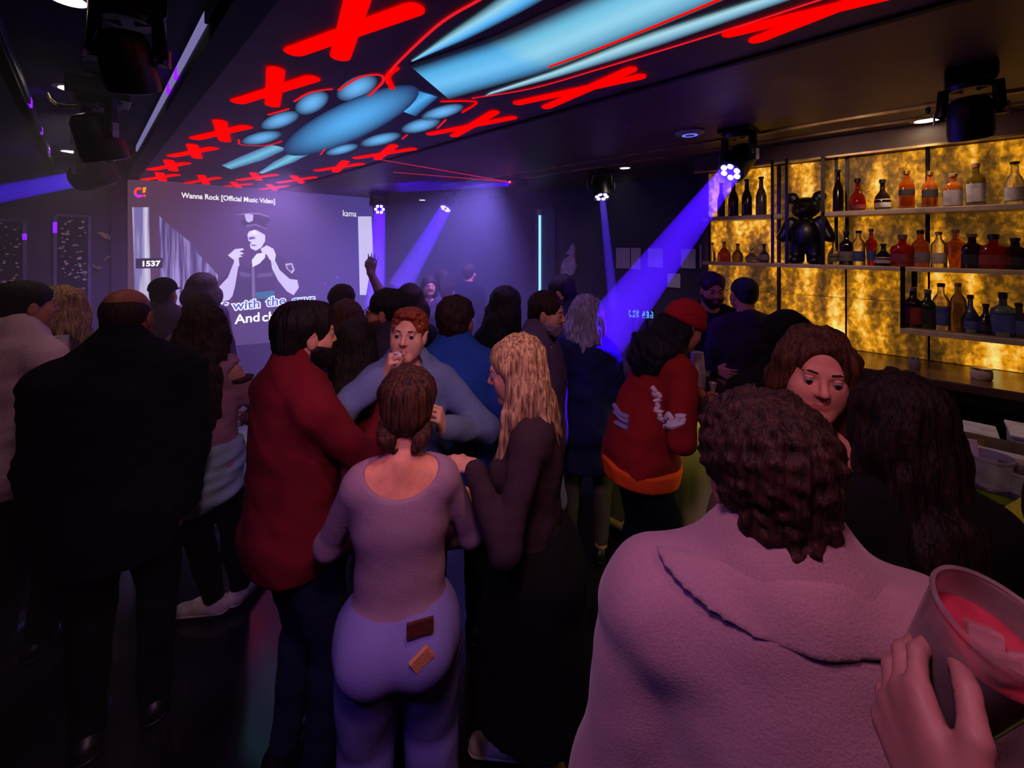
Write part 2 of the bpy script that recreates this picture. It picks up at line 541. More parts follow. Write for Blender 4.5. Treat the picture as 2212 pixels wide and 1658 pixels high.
def petal(name, c, u, v, inner, outer, dz, n=20, rings=5):
    vs, fs, cs = [], [], []
    for r in range(rings + 1):
        for k in range(n):
            w = 2 * math.pi * k / n
            f = r / rings
            px = c[0] + (u[0] * math.cos(w) + v[0] * math.sin(w)) * f
            py = c[1] + (u[1] * math.cos(w) + v[1] * math.sin(w)) * f
            vs.append(tuple(on_ceiling(px, py) - Vector((0, 0, dz)) - mural.location))
            cs.append(lerp(inner, outer, f ** 1.7))
    for r in range(rings):
        for k in range(n):
            fs.append((r * n + k, r * n + (k + 1) % n, (r + 1) * n + (k + 1) % n, (r + 1) * n + k))
    me = bpy.data.meshes.new(name); me.from_pydata(vs, [], fs)
    ca = me.color_attributes.new('paint', 'FLOAT_COLOR', 'POINT')
    for i, q in enumerate(cs): ca.data[i].color = (*q, 1)
    return link(name, me, m_paint, mural)

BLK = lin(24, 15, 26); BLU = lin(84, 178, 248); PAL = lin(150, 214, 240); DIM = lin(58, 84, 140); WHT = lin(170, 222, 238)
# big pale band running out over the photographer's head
def far_shade(c, f, g):  # shadow line of projected light painted into the band's far end
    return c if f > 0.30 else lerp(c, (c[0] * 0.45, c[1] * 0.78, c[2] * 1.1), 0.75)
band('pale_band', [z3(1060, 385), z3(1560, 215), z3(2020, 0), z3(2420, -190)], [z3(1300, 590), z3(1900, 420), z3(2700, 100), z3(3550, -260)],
     [(0, BLK), (0.10, lin(40, 40, 62)), (0.30, lin(110, 190, 225)), (0.62, PAL), (0.84, lin(105, 170, 205)), (1, lin(45, 42, 50))], 0.003, 14, far_shade)
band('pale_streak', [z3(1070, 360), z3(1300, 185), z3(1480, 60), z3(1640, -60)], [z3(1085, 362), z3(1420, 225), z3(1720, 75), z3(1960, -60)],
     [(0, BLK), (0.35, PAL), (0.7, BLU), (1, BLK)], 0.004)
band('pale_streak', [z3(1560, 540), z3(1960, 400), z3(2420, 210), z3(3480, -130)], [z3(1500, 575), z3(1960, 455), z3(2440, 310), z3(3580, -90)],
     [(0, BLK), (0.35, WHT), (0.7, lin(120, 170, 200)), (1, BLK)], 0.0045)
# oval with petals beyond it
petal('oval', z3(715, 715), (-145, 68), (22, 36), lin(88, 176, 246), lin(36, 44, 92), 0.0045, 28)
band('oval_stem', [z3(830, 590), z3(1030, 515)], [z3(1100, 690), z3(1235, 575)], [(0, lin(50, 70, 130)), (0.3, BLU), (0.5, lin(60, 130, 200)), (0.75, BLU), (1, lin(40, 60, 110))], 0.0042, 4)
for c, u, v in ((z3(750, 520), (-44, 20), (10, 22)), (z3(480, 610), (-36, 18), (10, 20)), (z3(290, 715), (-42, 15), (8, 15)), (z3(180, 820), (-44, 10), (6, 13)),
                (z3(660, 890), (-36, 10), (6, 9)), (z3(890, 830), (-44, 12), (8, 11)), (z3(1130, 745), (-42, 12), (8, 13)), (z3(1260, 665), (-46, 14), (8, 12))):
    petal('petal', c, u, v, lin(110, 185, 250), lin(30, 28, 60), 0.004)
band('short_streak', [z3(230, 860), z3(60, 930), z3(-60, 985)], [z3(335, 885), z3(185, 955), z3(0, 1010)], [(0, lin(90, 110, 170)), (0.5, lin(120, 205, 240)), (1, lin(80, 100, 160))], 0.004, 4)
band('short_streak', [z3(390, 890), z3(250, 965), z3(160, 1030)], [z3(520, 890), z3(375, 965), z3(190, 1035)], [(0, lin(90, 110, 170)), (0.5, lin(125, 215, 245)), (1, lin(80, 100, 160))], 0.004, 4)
# red outlines
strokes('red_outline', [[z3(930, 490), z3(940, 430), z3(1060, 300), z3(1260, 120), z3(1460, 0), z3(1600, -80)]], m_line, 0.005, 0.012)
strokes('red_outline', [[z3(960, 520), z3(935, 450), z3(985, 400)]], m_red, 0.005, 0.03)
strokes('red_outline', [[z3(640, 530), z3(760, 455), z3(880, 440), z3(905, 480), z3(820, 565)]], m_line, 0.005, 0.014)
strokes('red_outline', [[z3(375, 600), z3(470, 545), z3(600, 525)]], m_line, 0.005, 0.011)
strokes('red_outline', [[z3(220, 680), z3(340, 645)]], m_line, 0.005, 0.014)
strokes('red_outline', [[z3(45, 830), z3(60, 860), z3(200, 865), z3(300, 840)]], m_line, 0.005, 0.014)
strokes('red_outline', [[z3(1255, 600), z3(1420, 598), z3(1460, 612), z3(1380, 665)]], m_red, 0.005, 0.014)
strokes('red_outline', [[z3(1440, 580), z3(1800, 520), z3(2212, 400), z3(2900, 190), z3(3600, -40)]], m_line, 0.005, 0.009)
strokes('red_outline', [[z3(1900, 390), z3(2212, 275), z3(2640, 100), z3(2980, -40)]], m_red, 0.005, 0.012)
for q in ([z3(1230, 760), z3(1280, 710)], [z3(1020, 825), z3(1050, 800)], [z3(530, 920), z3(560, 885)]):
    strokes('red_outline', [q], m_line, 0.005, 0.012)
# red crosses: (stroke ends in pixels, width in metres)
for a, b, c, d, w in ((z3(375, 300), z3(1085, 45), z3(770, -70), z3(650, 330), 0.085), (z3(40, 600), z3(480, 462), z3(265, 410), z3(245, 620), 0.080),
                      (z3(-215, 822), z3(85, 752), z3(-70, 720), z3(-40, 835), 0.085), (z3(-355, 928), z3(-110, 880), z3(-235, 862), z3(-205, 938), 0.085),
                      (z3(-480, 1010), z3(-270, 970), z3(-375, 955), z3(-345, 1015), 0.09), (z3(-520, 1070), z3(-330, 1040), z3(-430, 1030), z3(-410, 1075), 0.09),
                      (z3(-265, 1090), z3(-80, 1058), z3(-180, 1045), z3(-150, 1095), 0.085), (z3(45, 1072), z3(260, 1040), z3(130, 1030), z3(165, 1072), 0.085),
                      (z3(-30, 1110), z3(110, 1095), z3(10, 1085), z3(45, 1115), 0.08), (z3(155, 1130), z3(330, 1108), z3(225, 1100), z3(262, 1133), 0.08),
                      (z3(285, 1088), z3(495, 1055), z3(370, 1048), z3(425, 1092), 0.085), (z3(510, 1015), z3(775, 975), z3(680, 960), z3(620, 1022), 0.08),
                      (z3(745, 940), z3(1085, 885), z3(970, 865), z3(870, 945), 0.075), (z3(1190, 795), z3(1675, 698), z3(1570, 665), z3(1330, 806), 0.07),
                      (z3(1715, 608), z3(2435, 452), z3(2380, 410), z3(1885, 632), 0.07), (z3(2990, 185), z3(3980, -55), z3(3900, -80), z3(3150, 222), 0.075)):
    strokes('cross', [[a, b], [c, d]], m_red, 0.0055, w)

# ------------------------------------------------------------------ screen on the back wall
SCY = BACK_Y - 0.03
screen = thing('video_screen', 'wide lit karaoke video screen on the back wall showing an officer in a cap', 'screen', (2.0, BACK_Y - 0.02, 1.9))
def z2(x, y): return (240 + x * 0.27137, 360 + y * 0.27137)
def on_scr(px, py, d): return on_back(px, py, SCY - d)
def pic(name, pts, rgb, d, s=1.25, mat=None):
    key = 'pic_%d_%d_%d_%d' % (*rgb, int(s * 100))
    vs = [on_scr(*z2(*p), d) for p in pts]
    # flat picture layer, 1 mm thick
    return MB().slab(vs, (0, 0.0008, 0)).build(name, mat or glow(key, lin(*rgb), s), screen)
def backdrop_mat():
    m, nt, out = nodes_of('video_picture')
    tc = nt.nodes.new('ShaderNodeTexCoord'); sep = nt.nodes.new('ShaderNodeSeparateXYZ')
    nt.links.new(tc.outputs['Generated'], sep.inputs[0])
    rp = nt.nodes.new('ShaderNodeValToRGB')
    rp.color_ramp.elements[0].color = (*lin(92, 62, 84), 1); rp.color_ramp.elements[1].color = (*lin(78, 66, 158), 1)
    e = nt.nodes.new('ShaderNodeEmission'); nt.links.new(sep.outputs['X'], rp.inputs[0]); nt.links.new(rp.outputs[0], e.inputs[0]); nt.links.new(e.outputs[0], out.inputs[0])
    return m
mp = backdrop_mat()
MB().slab([on_back(276, 388, SCY), on_back(806, 402, SCY), on_back(806, 722, SCY), on_back(276, 765, SCY)], (0, 0.03, 0)).build('display', mp, screen)
def stripes_mat(name, c1, c2, scale):
    m, nt, out = nodes_of(name)
    tc = nt.nodes.new('ShaderNodeTexCoord'); mpn = nt.nodes.new('ShaderNodeMapping'); mpn.inputs['Scale'].default_value = (1, 1, 0.04)
    n = nt.nodes.new('ShaderNodeTexNoise'); n.inputs['Scale'].default_value = scale; n.inputs['Detail'].default_value = 4
    rp = nt.nodes.new('ShaderNodeValToRGB'); rp.color_ramp.elements[0].position = 0.4; rp.color_ramp.elements[1].position = 0.62
    rp.color_ramp.elements[0].color = (*lin(*c1), 1); rp.color_ramp.elements[1].color = (*lin(*c2), 1)
    e = nt.nodes.new('ShaderNodeEmission')
    nt.links.new(tc.outputs['Object'], mpn.inputs[0]); nt.links.new(mpn.outputs[0], n.inputs[0]); nt.links.new(n.outputs[0], rp.inputs[0])
    nt.links.new(rp.outputs[0], e.inputs[0]); nt.links.new(e.outputs[0], out.inputs[0])
    return m
m_fence = stripes_mat('video_fence', (84, 66, 122), (178, 158, 235), 26)
m_board = stripes_mat('video_board', (130, 118, 190), (232, 226, 255), 14)
pic('door_frame_picture', [(168, 322), (300, 322), (318, 1060), (190, 1060)], (0, 0, 0), 0.002, mat=m_board)
pic('fence_picture', [(375, 385), (500, 495), (640, 610), (672, 650), (690, 690), (760, 760), (850, 860), (840, 1000), (600, 1100), (390, 1100), (388, 800)], (0, 0, 0), 0.002, mat=m_fence)
pic('door_frame_picture', [(1965, 395), (2072, 395), (2085, 690), (2030, 1020), (1980, 1020)], (206, 196, 242), 0.002)
O = lambda pts, rgb, d: pic('officer_picture', pts, rgb, d)
O([(1020, 790), (1120, 800), (1225, 720), (1300, 700), (1390, 730), (1450, 800), (1482, 905), (1420, 890), (1345, 830), (1305, 830), (1315, 930), (1312, 1070), (975, 1070), (955, 950), (1000, 860)], (66, 52, 96), 0.003)
O([(1120, 800), (1140, 800), (1150, 1068), (1122, 1068)], (120, 104, 160), 0.004)
O([(1020, 830), (1110, 850), (1105, 880), (1025, 872)], (96, 80, 132), 0.004)
O([(1165, 850), (1290, 840), (1285, 872), (1165, 885)], (96, 80, 132), 0.004)
O([(1150, 1000), (1300, 985), (1300, 1045), (1160, 1050)], (40, 110, 150), 0.004)
O([(850, 905), (960, 850), (1012, 860), (960, 935), (880, 965), (838, 940)], (56, 44, 82), 0.004)
O([(1120, 742), (1160, 692), (1226, 682), (1226, 722), (1182, 770), (1125, 800)], (236, 228, 255), 0.005)
O([(1085, 540), (1100, 512), (1160, 505), (1226, 542), (1226, 592), (1196, 642), (1152, 668), (1112, 650), (1104, 622), (1116, 600), (1094, 590)], (224, 212, 252), 0.005)
O([(1095, 560), (1140, 555), (1150, 572), (1100, 582)], (112, 92, 142), 0.006)
O([(1116, 618), (1156, 622), (1156, 630), (1118, 630)], (110, 84, 130), 0.006)
O([(1032, 440), (1075, 400), (1100, 372), (1180, 374), (1262, 402), (1266, 432), (1238, 450), (1236, 500), (1150, 482), (1075, 486)], (40, 30, 52), 0.006)
O([(975, 386), (1030, 374), (1100, 366), (1180, 370), (1258, 396), (1262, 404), (1180, 380), (1100, 376)], (138, 118, 168), 0.007)
O([(1072, 462), (1150, 452), (1238, 490), (1236, 500), (1150, 470), (1078, 486)], (112, 94, 144), 0.007)
O([(1062, 380), (1090, 372), (1132, 384), (1128, 430), (1095, 444), (1074, 430)], (196, 184, 232), 0.007)
O([(1118, 508), (1150, 502), (1162, 528), (1140, 540), (1120, 530)], (244, 238, 255), 0.007)
O([(930, 705), (985, 655), (1050, 648), (1056, 662), (1020, 672), (1062, 690), (1022, 702), (1050, 712), (1015, 724), (1022, 790), (990, 790), (978, 742)], (222, 208, 252), 0.006)
O([(985, 740), (1018, 755), (1012, 800), (985, 960), (965, 1030), (940, 1060), (880, 1075), (835, 1030), (850, 965), (930, 880)], (206, 190, 246), 0.006)
O([(1190, 652), (1240, 625), (1292, 652), (1312, 702), (1302, 752), (1262, 740), (1240, 700), (1205, 690)], (226, 212, 252), 0.006)
O([(1270, 735), (1306, 748), (1342, 822), (1422, 892), (1482, 900), (1495, 962), (1452, 1022), (1398, 990), (1330, 905), (1282, 812)], (212, 198, 248), 0.006)
O([(1385, 772), (1440, 765), (1462, 820), (1440, 852), (1398, 812)], (196, 184, 226), 0.007)
O([(1398, 784), (1432, 778), (1448, 815), (1430, 835), (1405, 808)], (90, 74, 120), 0.008)
pic('tag_picture', [(195, 730), (412, 724), (412, 806), (197, 810)], (48, 38, 66), 0.004)
mW = glow('caption_white', (1, 1, 1), 1.3)
def caption(name, s, zx, zy, size, mat, d, **k):
    text(name, s, on_scr(*z2(zx, zy), d), size, mat, screen, **k)
S = lambda zx, h, zy=1000: h * 0.27137 / F_PX * (on_scr(*z2(zx, zy), 0).y / ray(z2(zx, zy)[0])[1])     # pixel height to metres at that place
caption('caption_number', '1537', 238, 792, S(300, 58), mW, 0.006, offset=0.004, sx=1.0)
caption('caption_title', 'Wanna Rock [Official Music Video]', 560, 246, S(900, 56), mW, 0.004, offset=0.002, sx=0.80)
mB = glow('caption_blue', lin(84, 106, 226), 1.0)
def song(s, zx, zy, h, body, sx, off):
    if body is not None:
        caption('caption_lyric', s, zx, zy, S(zx, h), mW, 0.010, offset=0.016, sx=sx)
        caption('caption_lyric', s, zx, zy, S(zx, h), body, 0.013, offset=0.002, sx=sx)
    else:
        caption('caption_lyric', s, zx, zy, S(zx, h), mW, 0.013, offset=off, sx=sx)
song('eer', 760, 1142, 100, mB, 1.05, 0)
song('with', 968, 1140, 100, mB, 1.1, 0)
song('the', 1235, 1110, 104, mB, 1.05, 0)
song('guys', 1440, 1098, 104, mB, 0.98, 0)
song('And', 985, 1250, 104, None, 1.02, 0.004)
song('ch', 1200, 1232, 104, None, 1.0, 0.004)
caption('caption_channel', 'kama', 1842, 392, S(1850, 70), mW, 0.006, offset=0.0, sx=0.78)
# round magenta and orange mark in the screen's upper corner
def arc(cx, cy, r0, r1, a0, a1, n=14):
    o = [(cx + r1 * math.cos(math.radians(a0 + (a1 - a0) * i / n)), cy - r1 * math.sin(math.radians(a0 + (a1 - a0) * i / n))) for i in range(n + 1)]
    i_ = [(cx + r0 * math.cos(math.radians(a0 + (a1 - a0) * i / n)), cy - r0 * math.sin(math.radians(a0 + (a1 - a0) * i / n))) for i in range(n + 1)]
    return o + i_[::-1]
pic('mark_ring', arc(222, 204, 20, 42, 55, 200), (255, 70, 60), 0.005)
pic('mark_ring', arc(222, 204, 20, 42, 200, 320), (225, 40, 240), 0.005)
pic('mark_dash', [(252, 165), (282, 160), (272, 205), (250, 208)], (255, 150, 40), 0.005)
pic('mark_dot', arc(265, 230, 0.5, 12, 0, 360), (255, 60, 60), 0.006)
# ------------------------------------------------------------------ figures: one continuous surface grown from a distance field
def nv(*a): return np.array(a, dtype=np.float64)

class Field:
    """signed distance field on a rectilinear grid; smooth unions and cuts; polygonised as a closed quad mesh"""
    def __init__(s, lo, hi, base, fine=()):
        s.ax = []
        for i in range(3):
            x, out = lo[i], []
            while x < hi[i] + base:
                out.append(x)
                st = base
                for c, half, step in fine:
                    if c[i] - half[i] - step <= x <= c[i] + half[i]:
                        st = min(st, step)
                x += st
            s.ax.append(np.array(out, dtype=np.float32))
        s.f = np.full([len(a) for a in s.ax], 0.5, dtype=np.float32)
    def sub(s, lo, hi):
        sl = []
        for i in range(3):
            a = int(np.searchsorted(s.ax[i], lo[i])); b = int(np.searchsorted(s.ax[i], hi[i]))
            if b - a < 1: return None, None
            sl.append(slice(max(a - 1, 0), b + 1))
        X = s.ax[0][sl[0]][:, None, None]; Y = s.ax[1][sl[1]][None, :, None]; Z = s.ax[2][sl[2]][None, None, :]
        return tuple(sl), (X, Y, Z)
    def merge(s, sl, d, k):
        a = s.f[sl]
        h = np.clip(0.5 + 0.5 * (a - d) / k, 0, 1)
        s.f[sl] = a + (d - a) * h - k * h * (1 - h)
    def cut(s, sl, d, k):
        a = -s.f[sl]
        h = np.clip(0.5 + 0.5 * (a - d) / k, 0, 1)
        s.f[sl] = -(a + (d - a) * h - k * h * (1 - h))
    def prim(s, p, grow=0.0, neg=False):
        kind = p[0]
        if kind == 'cap':
            _, a, b, ra, rb, k = p[:6]
            ra, rb = ra + grow, rb + grow
            m = max(ra, rb) + k + 0.02
            sl, P = s.sub(np.minimum(a, b) - m, np.maximum(a, b) + m)
            if sl is None: return
            ba = b - a; L = max(float(ba @ ba), 1e-9)
            qx, qy, qz = P[0] - a[0], P[1] - a[1], P[2] - a[2]
            h = np.clip((qx * ba[0] + qy * ba[1] + qz * ba[2]) / L, 0, 1)
            d = np.sqrt((qx - h * ba[0]) ** 2 + (qy - h * ba[1]) ** 2 + (qz - h * ba[2]) ** 2) - (ra + (rb - ra) * h)
        elif kind == 'ell':
            _, c, r, R, k = p[:5]
            r = np.asarray(r) + grow
            m = float(max(r)) + k + 0.02
            sl, P = s.sub(c - m, c + m)
            if sl is None: return
            q = [P[0] - c[0], P[1] - c[1], P[2] - c[2]]
            u = [sum(R[j][i] * q[j] for j in range(3)) for i in range(3)] if R is not None else q
            k0 = np.sqrt((u[0] / r[0]) ** 2 + (u[1] / r[1]) ** 2 + (u[2] / r[2]) ** 2) + 1e-6
            k1 = np.sqrt((u[0] / r[0] ** 2) ** 2 + (u[1] / r[1] ** 2) ** 2 + (u[2] / r[2] ** 2) ** 2) + 1e-6
            d = k0 * (k0 - 1) / k1
        elif kind == 'half':                       # everything on the side the normal points to
            _, c, n, k = p[:4]
            sl = (slice(None),) * 3
            X, Y, Z = s.ax[0][:, None, None], s.ax[1][None, :, None], s.ax[2][None, None, :]
            d = -((X - c[0]) * n[0] + (Y - c[1]) * n[1] + (Z - c[2]) * n[2]) + 0 * s.f
        (s.cut if neg else s.merge)(sl, d.astype(np.float32), max(k, 1e-4))
    def keep(s, c, r):
        X, Y, Z = s.ax[0][:, None, None] - c[0], s.ax[1][None, :, None] - c[1], s.ax[2][None, None, :] - c[2]
        k = np.sqrt((X / r[0]) ** 2 + (Y / r[1]) ** 2 + (Z / r[2]) ** 2)
        s.f = np.maximum(s.f, ((k - 1) * min(r)).astype(np.float32))
    def wrinkle(s, amp, freq, seed, st=(1, 1, 1)):
        rg = np.random.RandomState(seed)
        X, Y, Z = s.ax[0][:, None, None], s.ax[1][None, :, None], s.ax[2][None, None, :]
        t = 0
        for i in range(5):
            k = rg.normal(size=3) * freq * np.array(st); q = rg.normal(size=3) * freq * 0.5
            ph, ph2 = rg.uniform(0, 6.28, 2)
            t = t + np.sin(k[0] * X + k[1] * Y + k[2] * Z + ph + 1.3 * np.sin(q[0] * X + q[1] * Y + q[2] * Z + ph2))
        s.f += (amp * 0.45 * t).astype(np.float32)
    def strands(s, c, amp, seed):
        X, Y, Z = s.ax[0][:, None, None] - c[0], s.ax[1][None, :, None] - c[1], s.ax[2][None, None, :] - c[2]
        th = np.arctan2(X, Y + 0.02) + 0 * Z
        rg = np.random.RandomState(seed)
        p = rg.uniform(0, 6, 4)
        t = np.sin(th * 13 + 1.6 * np.sin(Z * 14 + p[0]) + p[1]) + 0.7 * np.sin(th * 29 + 1.3 * np.sin(Z * 19 + p[2]) + p[3])
        s.f += (amp * t).astype(np.float32)
    def polygons(s):
        f, (xs, ys, zs) = s.f, s.ax
        f[0] = f[-1] = 0.1; f[:, 0] = f[:, -1] = 0.1; f[:, :, 0] = f[:, :, -1] = 0.1
        g = f < 0
        cnt = sum(g[a:g.shape[0] - 1 + a, b:g.shape[1] - 1 + b, c:g.shape[2] - 1 + c].astype(np.int8) for a in (0, 1) for b in (0, 1) for c in (0, 1))
        act = (cnt > 0) & (cnt < 8)
        I, J, K = np.nonzero(act)
        n = len(I)
        pos = np.zeros((n, 3)); w = np.zeros(n)
        ax = (xs, ys, zs)
        idx = (I, J, K)
        for d in range(3):
            o1, o2 = [e for e in range(3) if e != d]
            for a in (0, 1):
                for b in (0, 1):
                    off = [0, 0, 0]; off[o1] = a; off[o2] = b
                    i0 = [idx[e] + off[e] for e in range(3)]
                    i1 = list(i0); i1[d] = i0[d] + 1
                    fa, fb = f[tuple(i0)], f[tuple(i1)]
                    m = (fa < 0) != (fb < 0)
                    if not m.any(): continue
                    t = fa[m] / (fa[m] - fb[m])
                    for e in range(3):
                        v0 = ax[e][i0[e][m]]
                        pos[m, e] += v0 + (t * (ax[e][i1[e][m]] - v0) if e == d else 0)
                    w[m] += 1
        pos /= np.maximum(w, 1)[:, None]
        vid = np.full(act.shape, -1, dtype=np.int64); vid[act] = np.arange(n)
        quads = []
        for d in range(3):
            lo = [slice(None)] * 3; hi = [slice(None)] * 3
            lo[d] = slice(0, -1); hi[d] = slice(1, None)
            e = g[tuple(lo)] != g[tuple(hi)]
            o1, o2 = (d + 1) % 3, (d + 2) % 3
            E = np.nonzero(e)
            ok = (E[o1] > 0) & (E[o2] > 0) & (E[o1] < g.shape[o1] - 1) & (E[o2] < g.shape[o2] - 1)
            E = [x[ok] for x in E]
            inside = g[tuple(E)]
            q = []
            for a, b in ((1, 1), (0, 1), (0, 0), (1, 0)):
                ii = [None] * 3
                ii[d] = E[d]; ii[o1] = E[o1] - a; ii[o2] = E[o2] - b
                q.append(vid[tuple(ii)])
            q = np.stack(q, 1)
            q[~inside] = q[~inside][:, ::-1]
            quads.append(q)
        q = np.concatenate(quads)
        return pos, q[(q >= 0).all(1)]
    def build(s, name, mat, parent):
        pos, q = s.polygons()
        me = bpy.data.meshes.new(name)
        if len(q) == 0: raise ValueError('empty ' + name)
        me.vertices.add(len(pos)); me.vertices.foreach_set('co', pos.astype(np.float32).ravel())
        me.loops.add(q.size); me.loops.foreach_set('vertex_index', q.ravel().astype(np.int32))
        me.polygons.add(len(q)); me.polygons.foreach_set('loop_start', np.arange(0, q.size, 4, dtype=np.int32))
        me.update(calc_edges=True)
        me.polygons.foreach_set('use_smooth', np.ones(len(q), dtype=bool))
        return link(name, me, mat, parent)

def rotx(a): c, s_ = math.cos(a), math.sin(a); return np.array([[1, 0, 0], [0, c, -s_], [0, s_, c]])
def roty(a): c, s_ = math.cos(a), math.sin(a); return np.array([[c, 0, s_], [0, 1, 0], [-s_, 0, c]])
def rotz(a): c, s_ = math.cos(a), math.sin(a); return np.array([[c, -s_, 0], [s_, c, 0], [0, 0, 1]])
def unit(v): return v / max(np.linalg.norm(v), 1e-9)

def bend(a, c, l1, l2, hint):
    """middle joint of a two-bone limb from a to c (c is pulled in when out of reach)"""
    d = c - a; L = np.linalg.norm(d)
    if L > (l1 + l2) * 0.995: c = a + d / L * (l1 + l2) * 0.995; d = c - a; L = np.linalg.norm(d)
    x = (l1 * l1 - l2 * l2 + L * L) / (2 * L)
    h = math.sqrt(max(l1 * l1 - x * x, 0))
    n = hint - d * (hint @ d) / (L * L)
    return a + d / L * x + unit(n) * h, c

def hand_prims(wrist, d, pn, side, s, curl=0.5, spread=0.12, thumb=0.5):
    """palm and five jointed fingers; d points along the fingers, pn out of the palm, side +1 puts the thumb along d x pn"""
    d = unit(d); pn = unit(pn - d * (pn @ d)); u = np.cross(d, pn) * side
    pr = []
    for off, ln in ((-0.030, 0.078), (-0.010, 0.085), (0.012, 0.088), (0.031, 0.084)):
        pr.append(('cap', wrist + u * off * 0.55 * s, wrist + d * ln * s + u * off * s, 0.0145 * s, 0.0115 * s, 0.012))
    for off, ln, ph, r, ex in ((-0.031, 0.078, 0.058, 0.0075, 0.10), (-0.010, 0.085, 0.074, 0.0085, 0.03), (0.012, 0.088, 0.080, 0.0088, 0.0), (0.032, 0.084, 0.071, 0.0085, -0.05)):
        p = wrist + d * ln * s + u * off * s
        ang = 0.0
        dd = unit(d + u * (off * spread * 25))
        for j, fr in enumerate((0.45, 0.31, 0.24)):
            ang += curl * (0.75, 1.0, 0.7)[j] * (1.15 + ex)
            v = dd * math.cos(ang) + pn * math.sin(ang)
            q = p + v * ph * fr * s
            pr.append(('cap', p, q, (r - 0.0006 * j) * s, (r - 0.0006 * (j + 1)) * s, 0.0035))
            p = q
    base = wrist + d * 0.022 * s + u * 0.022 * s + pn * 0.006 * s
    a1 = unit(d * 0.75 + u * 0.75 + pn * 0.35 * thumb)
    k1 = base + a1 * 0.046 * s
    k2 = k1 + unit(d * 0.95 + u * (0.35 - 0.5 * thumb) + pn * 0.75 * thumb) * 0.034 * s
    k3 = k2 + unit(d * 1.0 - u * 0.5 * thumb + pn * 0.8 * thumb) * 0.027 * s
    pr += [('cap', base, k1, 0.0145 * s, 0.011 * s, 0.010), ('cap', k1, k2, 0.0102 * s, 0.0092 * s, 0.004), ('cap', k2, k3, 0.0092 * s, 0.0078 * s, 0.003)]
    return pr

